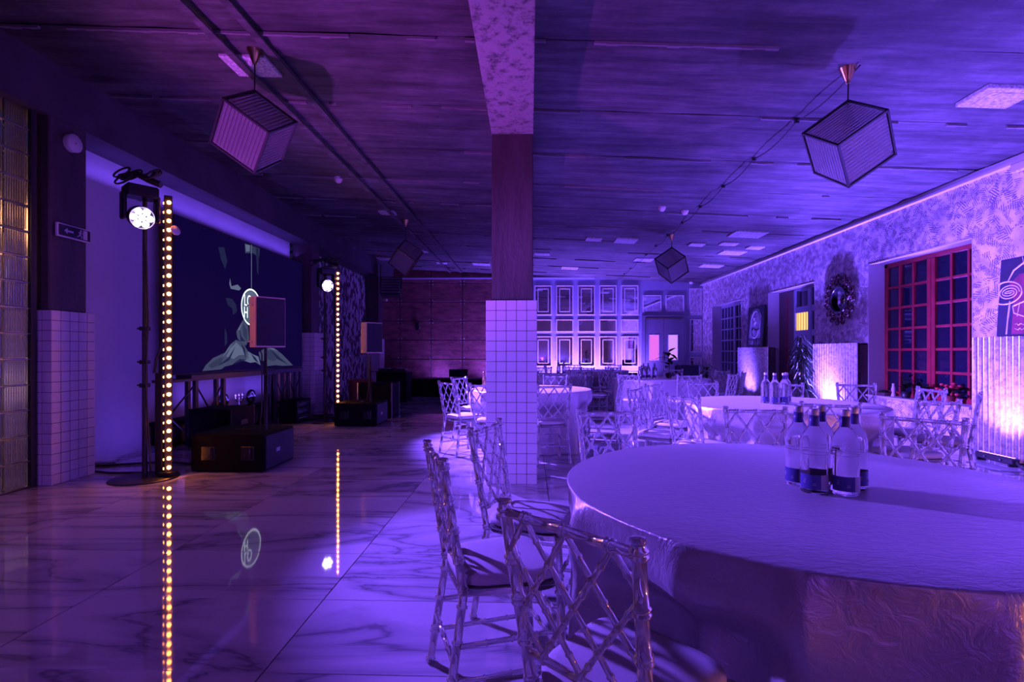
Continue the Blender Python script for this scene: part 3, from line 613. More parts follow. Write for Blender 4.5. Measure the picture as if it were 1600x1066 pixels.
chair(2.212, 3.024, -0.72, -0.695, 'clear chair behind the right part of the near table, right of the five bottles', g1)
g2 = 'clear chairs at the second table'
chair(2.14, 3.80, 0.2, 0.98, 'clear chair with its back to us, seen through the necks of the five bottles', g2)
chair(1.27, 4.41, 0.89, 0.45, 'clear chair at the left end of the second table before its bright cloth folds', g2)
chair(3.76, 6.16, -0.32, -0.95, 'clear chair beyond the second table in front of the mirror with curls', g2)
chair(2.97, 6.2, -0.35, -0.94, 'clear chair beyond the second table, partly hidden by the far group of bottles', g2)
chair(4.021, 5.373, -1, 0.03, 'clear chair turned to the left in front of the red window', g2)
chair(3.05, 4.0, -0.225, 0.974, 'clear chair with its back to us between second table and red window', g2)
chair(3.92, 4.68, -0.76, 0.65, 'clear chair seen edge-on beside the large corrugated screen', g2)
chair(1.408, 6.008, 0.75, -0.66, 'clear chair turned right, behind the left end of the second table', g2)
chair(1.05, 5.27, 0.85, -0.53, 'clear chair turned right, farthest left of those round the second table', g2)
chair(2.09, 6.40, 0.2, -0.98, 'clear chair facing us across the left half of the second table', g2)
g3 = 'clear chairs at the table behind the tiled column'
chair(-1.0, 6.29, 0.743, 0.669, 'clear chair standing on open floor left of the tiled column, whole and brightly lit', g3)
chair(-1.02, 7.5, 0.9, -0.43, 'clear chair behind the bright cloth left of the column, against dark wall', g3)
chair(-0.52, 5.90, 0.45, 0.89, 'clear chair half hidden by the left edge of the tiled column', g3)
chair(0.27, 5.76, -0.24, 0.97, 'clear chair with its back to us at the right edge of the tiled column', g3)
chair(0.4, 8.15, -0.3, -0.95, 'clear chair facing us beyond the table behind the tiled column', g3)
chair(1.15, 6.6, -0.95, 0.25, 'clear chair turned left at the right end of the table behind the column', g3)
def ring(cx, cy, rad, angs, where, group):
    for a, w in angs:
        x = cx + rad*math.cos(R(a)); y = cy + rad*math.sin(R(a)); j = R(random.uniform(-9, 9))
        d = Vector((cx-x, cy-y)); d.rotate(Matrix.Rotation(j, 2)); chair(x, y, d.x, d.y, 'clear chair ' + w + ' of ' + where, group)
random.seed(11)
ring(2.42, 9.75, 1.42, ((-125, 'at the front left'), (-86, 'at the front'), (-50, 'at the front right'), (-14, 'at the right end'), (22, 'at the right rear'), (66, 'at the back'), (128, 'at the back left'), (176, 'at the left end')), 'the table with the potted leafy plant', 'clear chairs at the plant table')
ring(0.45, 11.3, 1.36, ((-110, 'at the front left'), (-70, 'at the front right'), (8, 'at the right end'), (48, 'at the right rear'), (95, 'at the back')), 'the far table straight before the mirrors', 'clear chairs at the far table')
ring(1.75, 13.9, 1.36, ((-120, 'at the front left'), (-80, 'at the front'), (-38, 'at the front right'), (10, 'at the right end'), (60, 'at the back right'), (110, 'at the back left'), (170, 'at the left end')), 'the farthest table close to the mirrors', 'clear chairs at the farthest table')

# ------------------------------------------------------------------ tables under floor-length cloths
def table_cloth(cx, cy, r, label, seed, amp=0.085, n=300, folds=None):
    push = []
    for px, py in roots:
        dd = math.hypot(px-cx, py-cy); dep = r + 0.075 - (dd - 0.215)
        if dep > 0 and dd < r + 0.4: push.append((math.atan2(py-cy, px-cx), dep))
    rnd = random.Random(seed); nz = 22; vs = []; fs = []; H = 0.76
    nf = folds or rnd.randint(15, 18); ph = [rnd.uniform(-0.13, 0.13) for _ in range(nf)]; am = [rnd.uniform(0.55, 1.25) for _ in range(nf)]
    def rad(th, z):
        d = max(0.0, 1 - z/H); f = 0
        for i in range(nf):
            c = 2*pi*i/nf + ph[i]; dd = (th - c + pi) % (2*pi) - pi
            f += am[i] * math.exp(-abs(dd/(2*pi/nf*0.22))**1.25)
        q = r - 0.012*d + amp*(d**0.5)*(f - 0.42)*min(1, d/0.03)
        for a, depth in push:
            dd = (th - a + pi) % (2*pi) - pi
            k = min(1.0, max(0.0, (0.62 - z)/0.12)); q -= depth * k * math.exp(-(dd/0.37)**4)
        return q
    for k in range(nz+1):
        z = H - 0.008 - (H-0.012)*(k/nz)**1.1
        for i in range(n):
            th = 2*pi*i/n; q = rad(th, z); vs.append((q*math.cos(th), q*math.sin(th), z))
    for k in range(nz):
        for i in range(n): fs.append(((k+1)*n+i, (k+1)*n+(i+1) % n, k*n+(i+1) % n, k*n+i))
    base = len(vs)
    tops = [(r-0.002, H-0.003), (r-0.008, H), (r*0.75, H+0.0005), (r*0.4, H+0.0005)]
    for q, z in tops:
        for i in range(n): th = 2*pi*i/n; vs.append((q*math.cos(th), q*math.sin(th), z))
    prev = 0
    for k in range(len(tops)):
        b = base + k*n
        for i in range(n): fs.append((prev+i, prev+(i+1) % n, b+(i+1) % n, b+i))
        prev = b
    vs.append((0, 0, H+0.0005)); ci = len(vs)-1
    for i in range(n): fs.append((prev+i, prev+(i+1) % n, ci))
    o = MB().add(vs, fs, 0, True).build('tablecloth', 'cloth', None, (cx, cy, 0))
    return tag(o, label, 'tablecloth', 'floor-length satin tablecloths')
table_cloth(1.013, 1.97, 0.873, 'crinkled satin cloth to the floor over the large near round table with five bottles', 2, 0.16)
table_cloth(2.376, 5.047, 0.873, 'satin cloth over the second round table, three bottles at its middle', 5)
table_cloth(0.012, 6.956, 0.80, 'brightly lit satin cloth over the round table half hidden by the tiled column', 6)
table_cloth(2.42, 9.75, 0.87, 'satin cloth over the round table carrying a leafy plant and bottles', 7, n=160)
table_cloth(0.45, 11.3, 0.85, 'pale satin cloth over the far round table straight before the mirrors', 8, n=160)
table_cloth(1.75, 13.9, 0.85, 'satin cloth over the farthest round table close to the mirror wall', 9, n=160)

# ------------------------------------------------------------------ bottles
bp_ = [(0.030, 0.004), (0.040, 0.0), (0.0435, 0.006), (0.0435, 0.165), (0.041, 0.185), (0.033, 0.207), (0.0225, 0.222), (0.0165, 0.234), (0.0145, 0.250), (0.0140, 0.278)]
inner = [(0.0115, 0.277), (0.012, 0.25), (0.0140, 0.234), (0.020, 0.220), (0.030, 0.205), (0.0385, 0.184), (0.0408, 0.165), (0.0408, 0.012), (0, 0.010)]
b_body = MB().lathe(bp_, 32).mesh('bottle_body', 'bottle')
b_water = MB().tube([(0.0405*math.cos(2*pi*i/32), 0.0405*math.sin(2*pi*i/32), 0.135) for i in range(32)], 0.0012, 5, close=True).mesh('water_line', 'bottle')
b_cap = MB().lathe([(0.0155, 0.268), (0.0165, 0.270), (0.0165, 0.286), (0.0150, 0.290), (0, 0.2905)], 20).mesh('bottle_cap', 'capmetal')
def wrap(r0, r1, z0, z1, a0, a1, mat, name, n=12):
    vs = []; fs = []
    for i in range(n+1):
        t = a0 + (a1-a0)*i/n
        for r, z in ((r0, z0), (r1, z1)): vs.append((r*math.cos(t), r*math.sin(t), z))
    fs = [(2*i, 2*i+2, 2*i+3, 2*i+1) for i in range(n)]
    return MB().add(vs, fs, 0, True).mesh(name, mat)
b_foil = MB().lathe([(0.0182, 0.231), (0.0164, 0.246), (0.0158, 0.266), (0.0150, 0.266)], 24)
b_foil_b = b_foil.mesh('neck_foil', 'bluelabel'); 
b_lab1 = wrap(0.0440, 0.0440, 0.016, 0.066, R(-62), R(36), 'bluelabel', 'front_label')
b_lab2 = wrap(0.0440, 0.0440, 0.016, 0.066, R(36), R(118), 'label', 'side_label')
sq = MB()
for dz, a0, a1 in ((0.050, -34, -26), (0.044, -36, -27), (0.038, -38, -28), (0.031, 2, 14), (0.037, 4, 15)):
    sq.tube([(0.0446*math.cos(R(a)), 0.0446*math.sin(R(a)), dz + 0.002*math.sin(a)) for a in range(a0, a1+1, 2)], 0.0008, 5)
b_mark = sq.mesh('label_mark', 'chalk')
def make_bottle():
    t = thing('water_bottle', '', 'bottle')
    place(b_body, 'bottle_body', t); place(b_water, 'water_line', t); place(b_cap, 'bottle_cap', t); place(b_foil_b, 'neck_foil', t)
    l = place(b_lab1, 'front_label', t); place(b_mark, 'label_mark', l); place(b_lab2, 'side_label', t); return t
bt0 = make_bottle(); bused = []
def bottle(x, y, rz, label, group):
    if not bused: bused.append(1); bt0.location = (x, y, 0.7606); bt0.rotation_euler = (0, 0, rz); bt0['label'] = label; bt0['group'] = group
    else: dup(bt0, (x, y, 0.7606), rz, label, group)
gb1 = 'five water bottles on the near table'
bottle(1.088, 1.842, R(-115), 'clear water bottle at the front right of the five on the near table', gb1)
bottle(0.995, 1.865, R(-125), 'clear water bottle at the front left of the five on the near table', gb1)
bottle(0.990, 1.962, R(-150), 'clear water bottle at the far left of the five, behind the front left one', gb1)
bottle(1.166, 1.922, R(-60), 'clear water bottle at the far right of the five, behind the front right one', gb1)
bottle(1.085, 1.985, R(-140), 'clear water bottle at the back middle of the five on the near table', gb1)
gb2 = 'water bottles on the second table'
bottle(2.262, 5.09, R(-120), 'clear water bottle on the second table, left of its group', gb2)
bottle(2.300, 4.99, R(-110), 'clear water bottle on the second table, middle front of its group', gb2)
bottle(2.395, 5.01, R(-100), 'clear water bottle on the second table, right front of its group', gb2)
bottle(2.47, 5.12, R(-100), 'clear water bottle on the second table, rear right in front of a chair', gb2)
gb3 = 'water bottles on the plant table'
bottle(2.06, 9.55, R(-120), 'clear water bottle beside the leafy plant, left of its row', gb3)
bottle(2.16, 9.62, R(-110), 'clear water bottle beside the leafy plant, middle of its row', gb3)
bottle(2.27, 9.60, R(-100), 'clear water bottle beside the leafy plant, right of its row', gb3)
gb4 = 'water bottles on the far table'
bottle(0.62, 11.3, R(-120), 'clear water bottle on the far table before the mirrors, left one', gb4)
bottle(0.74, 11.4, R(-100), 'clear water bottle on the far table before the mirrors, right one', gb4)
t = thing('amber_bottle', 'slim amber bottle standing on the bright cloth left of the tiled column', 'bottle', (-0.62, 7.05, 0.7606))
MB().lathe([(0.02, 0), (0.024, 0.004), (0.024, 0.12), (0.011, 0.16), (0.010, 0.21)], 16).build('bottle_body', 'brass', t); MB().lathe([(0.012, 0.205), (0.012, 0.225), (0, 0.226)], 12).build('bottle_cap', 'black', t)

# ------------------------------------------------------------------ cube pendant lamps hung by a corner
rib = MB(); nr = 12; vs = []; fs = []
Sz = 0.42
pw = (Sz-0.028)/nr
for i in range(nr):
    b0 = len(vs)
    for k in range(6):
        a = pi*k/5; x = 0.014 + pw*(i+0.5) - pw*0.48*math.cos(a); o = 0.004 + pw*0.42*math.sin(a)
        vs += [(x, 0.014, o), (x, Sz-0.014, o)]
    vs += [(0.014+pw*(i+0.02), 0.014, 0), (0.014+pw*(i+0.02), Sz-0.014, 0), (0.014+pw*(i+0.98), 0.014, 0), (0.014+pw*(i+0.98), Sz-0.014, 0)]
    for k in range(5): a = b0 + 2*k; fs.append((a, a+2, a+3, a+1))
    fs += [(b0+12, b0, b0+1, b0+13), (b0+10, b0+14, b0+15, b0+11), (b0+14, b0+12, b0+13, b0+15)]
rib_me = MB().add(vs, fs, 0, True).mesh('glass_pane', 'lampglass')
fr = MB(); e = 0.0085
for a in (0, Sz):
    for b2 in (0, Sz):
        fr.box((-e, a-e, b2-e), (Sz+e, a+e, b2+e)).box((a-e, -e, b2-e), (a+e, Sz+e, b2+e)).box((a-e, b2-e, -e), (a+e, b2+e, Sz+e))
frame_mb = fr
pan_T = [Matrix.Translation((0, 0, 0)), Matrix.Translation((0, 0, Sz)), Matrix(((1,0,0,0),(0,0,1,0),(0,1,0,0),(0,0,0,1))), Matrix(((1,0,0,0),(0,0,1,Sz),(0,1,0,0),(0,0,0,1))), Matrix(((0,0,1,0),(0,1,0,0),(1,0,0,0),(0,0,0,1))), Matrix(((0,0,1,Sz),(0,1,0,0),(1,0,0,0),(0,0,0,1)))]
RL = ((-0.791, 0.181, -0.585), (-0.215, 0.812, 0.542), (0.573, 0.555, -0.604))
RR = ((-0.244, 0.802, 0.545), (0.793, -0.158, 0.588), (0.558, 0.576, -0.598))
RR2 = ((-0.436, 0.821, 0.369), (0.692, 0.044, 0.72), (0.574, 0.57, -0.588))
def pendant(hx, hy, hz, rot, frame, label):
    t = thing('cube_pendant_lamp', label, 'lamp', (hx, hy, hz), group='ribbed glass cube lamps under the ceiling')
    m3 = Matrix(rot); off = -(m3 @ Vector((Sz, Sz, 0)))
    T = Matrix.Translation(off) @ m3.to_4x4()
    f = place(frame_mb.mesh('lamp_frame', frame), 'lamp_frame', t); f.matrix_local = T
    for pt in pan_T:
        p = place(rib_me, 'glass_pane', t); p.matrix_local = T @ pt
    zc = cz(hx) - hz
    MB().tube([(0, 0, 0), (0.003, 0, zc*0.5), (0, 0, zc-0.07)], 0.006, 6).build('lamp_cord', 'rubber', t)
    MB().lathe([(0.016, zc-0.13), (0.020, zc-0.11), (0.030, zc-0.09), (0.066, zc+0.0)], 20).build('ceiling_rose', 'brass', t)
    MB().lathe([(0.022, 0.0), (0.03, -0.02), (0.03, -0.09), (0.0, -0.10)], 12, T=Matrix.Translation((0, 0, -0.22))).build('lamp_socket', 'brass', t)
    MB().tube([(0, 0, -0.22), (0, 0, 0)], 0.005, 6).build('inner_cord', 'rubber', t)
pendant(-2.403, 4.48, 3.53, RL, 'black', 'near left ribbed glass cube lamp with brass-edged frame, above the loudspeaker')
pendant(2.672, 4.484, 3.36, RR, 'black', 'near right ribbed glass cube lamp in black frame, above the second table')
pendant(-2.49, 10.4, 3.50, RL, 'black', 'small-looking far left cube lamp in front of the riveted steel wall')
pendant(2.87, 10.68, 3.365, RR2, 'black', 'small-looking far right cube lamp above the plant table')
# cable runs along the ceiling
t = thing('cable_trunking', 'flat double cable trunking along the left half of the concrete ceiling', 'trunking', (-2.36, 0, 0))
for dx in (-0.27, 0.085): MB().box((dx, -4.1, cz(-2.36)-0.062), (dx+0.07, 16.9, cz(-2.36)-0.040), 0, 0.004).build('trunking_strip', 'concrete', t)
MB().tube([(0.17, y, cz(-2.2)-0.03-0.02*abs(math.sin(y*1.7))) for y in [4.4+0.5*i for i in range(26)]], 0.008, 6).build('trunking_cable', 'rubber', t)
pts = [(2.72+0.012*(y-4.4), y, cz(2.75)-0.02-0.05*abs(math.sin((y-4.4)*pi/1.05))) for y in [4.4+0.15*i for i in range(85)]]
t = tag(MB().tube(pts, 0.0065, 6).build('ceiling_cable', 'rubber'), 'thin black cable looping along the ceiling between the two right cube lamps', 'cable')
for k in range(1, 12): MB().box((2.70+0.012*1.05*k, 4.385+1.05*k, cz(2.75)-0.04), (2.74+0.012*1.05*k, 4.415+1.05*k, cz(2.75)+0.01)).build('cable_clip', 'black', t)
# flat ceiling panels and detectors
pl = [(4.21, 4.85, .46, .36, 'pale square ceiling panel right of the near right cube lamp'), (4.24, 10.33, .62, .5, 'largest pale ceiling panel high above the curled mirror'),
 (3.61, 11.43, .32, .3, 'small pale ceiling panel first right of the far right cube lamp'), (4.22, 11.23, .36, .3, 'small pale ceiling panel under the largest one'), (4.63, 12.14, .52, .45, 'oblong pale ceiling panel second nearest the right wall'),
 (4.88, 11.5, .32, .3, 'small pale ceiling panel nearest the right wall'), (4.78, 13.96, .55, .4, 'pale ceiling panel lowest in view by the right wall'), (2.07, 11.35, .46, .45, 'pale ceiling panel with a darker centre left of the far cube lamp'),
 (1.38, 11.35, .34, .3, 'blotchy small ceiling panel third right of the tiled column'), (2.91, 13.47, .46, .4, 'pale ceiling panel behind the far right cube lamp'), (1.16, 15.27, .48, .45, 'pale ceiling panel above the second mirror column'),
 (0.31, 13.29, .4, .35, 'pale ceiling panel right next to the tiled column'), (-2.7, 9.83, .3, .25, 'pale ceiling panel by the far left cube lamp cord'), (-2.76, 13.64, .28, .3, 'small pale ceiling panel right of the far left cube lamp'),
 (-1.42, 15.28, .5, .4, 'pale ceiling panel just left of the tiled column'), (-2.61, 15.37, .3, .3, 'small pale ceiling panel over the riveted steel wall'), (-4.2, 15.1, .5, .4, 'dim ceiling panel in the far left corner'), (-2.56, 4.72, .42, .34, 'square ceiling panel behind the near left lamp rose')]
for x, y, sx, sy, lab in pl:
    t = thing('ceiling_panel', lab, 'ceiling panel', (x, y, cz(x)), rot=(0, math.atan(0.05), 0), group='flat panels in the ceiling')
    MB().box((-sx/2, -sy/2, -0.03), (sx/2, sy/2, 0.02), 0, 0.005).build('panel_plate', 'vent', t)
    MB().box((-sx*0.3, -sy*0.3, -0.034), (sx*0.3, sy*0.3, -0.029)).build('panel_centre', 'vent', t)
for x, y, lab in ((2.2, 8.78, 'round white ceiling detector above the second table'), (2.62, 8.93, 'second round white ceiling detector, flatter, beside the first'), (-2.94, 7.93, 'white dome camera on the dark ceiling left of the middle beam')):
    t = thing('ceiling_detector', lab, 'detector', (x, y, cz(x)))
    MB().lathe([(0.0, -0.07), (0.03, -0.066), (0.05, -0.045), (0.055, -0.02), (0.055, 0.02)], 18).build('detector_dome', 'white', t); MB().lathe([(0.062, -0.02), (0.064, -0.012), (0.064, 0.02)], 18).build('detector_ring', 'vent', t)

# ------------------------------------------------------------------ stage gear on the left
def text_mesh(word, size, mat, sx=1.0, ext=0.001):
    cu = bpy.data.curves.new('lettering', 'FONT'); cu.body = word; cu.size = size; cu.extrude = ext; cu.align_x = 'CENTER'; cu.align_y = 'CENTER'
    tmp = bpy.data.objects.new('tmp', cu); C.objects.link(tmp); bpy.context.view_layer.update()
    me = bpy.data.meshes.new_from_object(tmp.evaluated_get(bpy.context.evaluated_depsgraph_get())); bpy.data.objects.remove(tmp)
    for v in me.vertices: v.co.x *= sx
    me.materials.clear(); me.materials.append(M[mat]); return me
RX = Matrix.Rotation(pi/2, 4, 'Z') @ Matrix.Rotation(pi/2, 4, 'X')     # flat drawing -> facing +X, reading along +Y
scr = thing('led_screen', 'wide dark LED screen showing a hooded figure in grey folds and a round bright sign', 'screen', (-4.6, 8.5, 0.95))
MB().box((-0.09, -1.90, 0), (0.0, 1.90, 2.09), 0, 0.008).build('screen_cabinet', 'black', scr)
MB().box((0.0, -1.885, 0.015), (0.006, 1.885, 2.075)).build('screen_picture', 'screen', scr)
def patch(name, pts, mat, d, parent):
    mb = MB(); q = [(y-8.5, z-0.95) for y, z in pts]; n = len(q)
    mb.add([(d, y, z) for y, z in q], [tuple(range(n))])
    me = mb.mesh(name, mat)
    if me.polygons[0].normal.x < 0: me.flip_normals()
    return place(me, name, parent)
patch('picture_shoulder', [(7.17, .98), (7.25, 1.06), (7.42, 1.16), (7.72, 1.24), (7.85, 1.36), (8.02, 1.44), (8.22, 1.39), (8.36, 1.26), (8.38, 1.15), (8.26, 1.10), (8.1, 1.13), (7.91, 1.05), (7.72, 1.03), (7.62, .99)], 'scr_cloth', 0.0075, scr)
patch('picture_fold', [(7.85, 1.30), (8.02, 1.40), (8.2, 1.30), (8.3, 1.2), (8.1, 1.2), (7.95, 1.14), (7.75, 1.18)], 'scr_pale', 0.0085, scr)
patch('picture_fold', [(7.3, 1.05), (7.45, 1.12), (7.7, 1.19), (7.62, 1.08), (7.4, 1.01)], 'scr_mid', 0.0085, scr)
patch('picture_scarf', [(8.1, 1.65), (8.22, 1.77), (8.36, 1.69), (8.40, 1.46), (8.3, 1.35), (8.18, 1.39), (8.06, 1.46), (8.02, 1.56)], 'scr_cloth', 0.0075, scr)
patch('picture_fold', [(8.2, 1.70), (8.34, 1.60), (8.33, 1.42), (8.22, 1.52)], 'scr_mid', 0.0085, scr)
patch('picture_fold', [(8.36, 1.26), (8.51, 1.21), (8.69, 1.17), (8.76, 1.02), (8.6, 1.08), (8.43, 1.07), (8.28, 1.10)], 'scr_pale', 0.0075, scr)
patch('picture_shoulder', [(8.69, 1.24), (8.92, 1.32), (9.22, 1.32), (9.53, 1.21), (9.98, .99), (9.58, .99), (9.27, 1.01), (8.97, 1.0), (8.92, 1.09), (8.76, 1.10)], 'scr_cloth', 0.0075, scr)
patch('picture_fold', [(8.95, 1.28), (9.2, 1.27), (9.45, 1.15), (9.2, 1.08), (9.0, 1.12)], 'scr_mid', 0.0085, scr)
patch('picture_fold', [(7.85, 2.38), (7.89, 2.26), (8.06, 2.31), (8.16, 2.26), (8.1, 2.22), (7.87, 2.22), (7.83, 2.29)], 'scr_pale', 0.0075, scr)
patch('picture_hood', [(7.74, 2.07), (7.91, 2.07), (8.02, 1.99), (8.04, 1.88), (7.93, 1.82), (7.91, 1.92), (7.78, 1.97)], 'scr_dim', 0.0075, scr)
patch('picture_hood', [(7.55, 2.80), (7.70, 2.82), (7.78, 2.62), (7.72, 2.50), (7.62, 2.62)], 'scr_dim', 0.0075, scr)
patch('picture_hood', [(7.71, 1.61), (7.77, 1.53), (7.78, 1.38), (7.71, 1.34)], 'scr_dim', 0.0075, scr)
for q in ([(7.5, 1.03), (7.8, 1.16), (8.0, 1.34), (7.83, 1.12)], [(8.15, 1.40), (8.27, 1.30), (8.30, 1.14), (8.22, 1.26)], [(8.1, 1.66), (8.16, 1.5), (8.28, 1.42), (8.14, 1.42)], [(9.05, 1.31), (9.5, 1.12), (9.8, 1.0), (9.35, 1.12)], [(7.95, 1.05), (8.12, 1.14), (8.3, 1.12), (8.1, 1.09)], [(8.45, 1.22), (8.6, 1.15), (8.7, 1.05), (8.55, 1.12)]):
    patch('picture_crease', q, 'scr_dim', 0.0092, scr)
for q in ([(7.62, 1.14), (7.83, 1.30), (7.95, 1.41), (7.80, 1.31)], [(8.05, 1.58), (8.12, 1.66), (8.2, 1.74), (8.12, 1.60)], [(8.35, 1.2), (8.42, 1.12), (8.5, 1.1), (8.42, 1.17)], [(9.0, 1.32), (9.2, 1.315), (9.4, 1.26), (9.18, 1.29)]):
    patch('picture_crease', q, 'scr_pale', 0.0093, scr)
patch('picture_lamp', [(8.26, 3.0), (8.73, 3.01), (8.71, 2.85), (8.51, 2.89), (8.28, 2.84)], 'scr_mid', 0.0075, scr)
patch('picture_lamp', [(8.28, 2.99), (8.42, 3.0), (8.41, 2.90), (8.30, 2.87)], 'scr_pale', 0.0085, scr)
patch('picture_lamp', [(8.60, 3.0), (8.70, 3.0), (8.69, 2.55), (8.64, 2.6)], 'scr_dim', 0.008, scr)
patch('picture_wire', [(8.455, 3.02), (8.475, 3.02), (8.475, 2.29), (8.455, 2.29)], 'scr_pale', 0.009, scr)
ell = lambda a, b, k=36: [(8.46 + a*math.cos(2*pi*i/k), 1.985 + b*math.sin(2*pi*i/k)) for i in range(k)]
disc = patch('picture_disc', ell(0.30, 0.30), 'scr_disc', 0.009, scr)
rg = MB(); k = 40; o1 = ell(0.305, 0.305, k); o2 = ell(0.28, 0.28, k)
rg.add([(0.0095, y-8.5, z-0.95) for y, z in o1] + [(0.0095, y-8.5, z-0.95) for y, z in o2], [(i, (i+1) % k, k+(i+1) % k, k+i) for i in range(k)]); rg.build('disc_rim', 'scr_white', disc)
patch('disc_glow', [(8.46 + 0.27*math.cos(a), 1.985 + 0.27*math.sin(a)) for a in [R(30+10*i) for i in range(13)]], 'scr_pale', 0.0093, scr)
for w, y, z in (('LO', 8.335, 2.075), ('H', 8.275, 1.88)):
    me = text_mesh(w, 0.26, 'scr_white', 0.70); o = place(me, 'disc_lettering', disc); o.matrix_local = Matrix.Translation((0.0105, y-8.5+0.02, z-0.95)) @ RX
# truss legs under the screen
tr = thing('truss_stand', 'black steel frame stand with braced legs carrying the LED screen', 'stand', (-4.55, 8.4, 0))
MB().box((-0.10, -1.70, 0.865), (0.12, 1.68, 0.945), 0, 0.006).build('top_beam', 'black', tr)
for y in (-1.58, -0.95, 0.62, 1.08, 1.60):
    for x in (-0.015, 0.09): MB().box((x-0.025, y-0.03, 0), (x+0.025, y+0.03, 0.87), 0, 0.004).build('truss_leg', 'black', tr)
for y0, y1 in ((-1.58, -0.95), (0.62, 1.08), (1.08, 1.60)):
    for a, b2 in ((0.06, 0.82), (0.82, 0.06)): MB().tube([(0.09, y0, a), (0.09, y1, b2)], 0.012, 6).build('truss_brace', 'black', tr)
MB().tube([(0.09, -2.1, 0.45), (0.09, -1.58, 0.82)], 0.012, 6).tube([(0.09, -2.1, 0.45), (0.09, -1.58, 0.06)], 0.012, 6).build('truss_brace', 'black', tr)
MB().box((0.06, -2.13, 0.0), (0.12, -2.07, 0.87), 0, .004).build('truss_leg', 'black', tr); MB().box((-0.10, -2.13, 0.865), (0.12, -1.70, 0.90)).build('top_beam', 'black', tr)
# low sideboard and ornaments behind the stand
t = thing('low_sideboard', 'long low dark sideboard against the wall under the LED screen', 'sideboard', (-4.74, 8.0, 0))
MB().box((-0.13, -1.5, 0.30), (0.14, 1.45, 0.345), 0, 0.005).build('sideboard_top', 'blackwood', t)
MB().box((-0.12, -1.45, 0.04), (0.10, 1.4, 0.30)).build('sideboard_body', 'blackwood', t)
for k in range(4): MB().box((0.10, -1.44+0.71*k, 0.06), (0.118, -0.75+0.71*k, 0.285), 0, 0.004).build('sideboard_door', 'black', t)
for y, lab, inner_m in ((7.86, 'dark ring ornament on stand, left one of two on the low sideboard', 'terracotta'), (8.65, 'dark ring ornament on stand, right one of two on the low sideboard', 'black')):
    t = thing('ring_ornament', lab, 'ornament', (-4.70, y, 0.345), group='ring ornaments on the sideboard')
    T = Matrix.Translation((0, 0, 0.15)) @ Matrix.Rotation(pi/2, 4, 'Y')
    MB().tube([(0.095*math.cos(2*pi*i/24), 0.095*math.sin(2*pi*i/24), 0) for i in range(24)], 0.03, 8, close=True, T=T).build('ornament_ring', 'blackgloss', t)
    MB().lathe([(0.05, -0.01), (0.05, 0.01)], 18, T=T).build('ornament_face', inner_m, t)
    MB().box((-0.04, -0.06, 0), (0.04, 0.06, 0.035), 0, 0.005).build('ornament_foot', 'blackgloss', t)
t = thing('branched_candlestick', 'silver branched candlestick between the two ring ornaments', 'candlestick', (-4.70, 8.28, 0.345))
MB().lathe([(0.05, 0), (0.045, 0.015), (0.012, 0.03), (0.02, 0.07), (0.010, 0.10), (0.016, 0.18), (0.009, 0.2)], 14).build('stem', 'chrome', t)
for s in (-1, 0, 1):
    MB().tube([(0, 0, 0.12), (0, 0.05*s, 0.11), (0, 0.095*s, 0.15), (0, 0.10*s, 0.2)], 0.008, 6).build('branch', 'chrome', t); MB().lathe([(0.008, 0.195), (0.022, 0.215), (0.02, 0.235)], 10, c=(0, 0.10*s)).build('candle_cup', 'chrome', t)
t = thing('amplifier_rack', 'black equipment rack with small pale lights beside the braced legs', 'rack', (-4.28, 9.25, 0))
MB().box((-0.09, -0.30, 0), (0.22, 0.30, 0.40), 0, 0.008).build('rack_case', 'blackwood', t)
for k in range(3): u = MB().box((0.22, -0.27, 0.04+0.115*k), (0.228, 0.27, 0.14+0.115*k), 0, 0.003).build('rack_unit', 'blackgloss', t); MB().box((0.228, -0.2, 0.08+0.115*k), (0.231, 0.1, 0.09+0.115*k)).build('rack_lamp', 'label', u)
t = thing('flight_case', 'plain black flight case behind the near bass box', 'case', (-4.05, 6.75, 0))
MB().box((-0.28, -0.28, 0.03), (0.28, 0.28, 0.52), 0, 0.012).build('case_body', 'blackwood', t)
for x in (-0.28, 0.26):
    for y in (-0.28, 0.26): MB().box((x, y, 0.0), (x+0.02, y+0.02, 0.53)).build('case_edge', 'black', t)
MB().box((0.28, -0.08, 0.3), (0.30, 0.08, 0.36), 0, 0.005).build('case_handle', 'black', t)
# brass tubes standing in for amber reflections on the wall by the second column
t = thing('amber_streak_panel', 'tubes imitating amber reflections on the wall beneath the far end of the screen', 'reflection stand-in', (-4.87, 10.08, 0))
MB().box((-0.02, -0.38, 0.0), (0.0, 0.36, 0.86)).build('backing_board', 'blackwood', t)
for k in range(12): MB().tube([(0.03, -0.35+0.06*k, 0.02), (0.03, -0.35+0.06*k, 0.84)], 0.024, 8).build('amber_streak', 'brass', t)

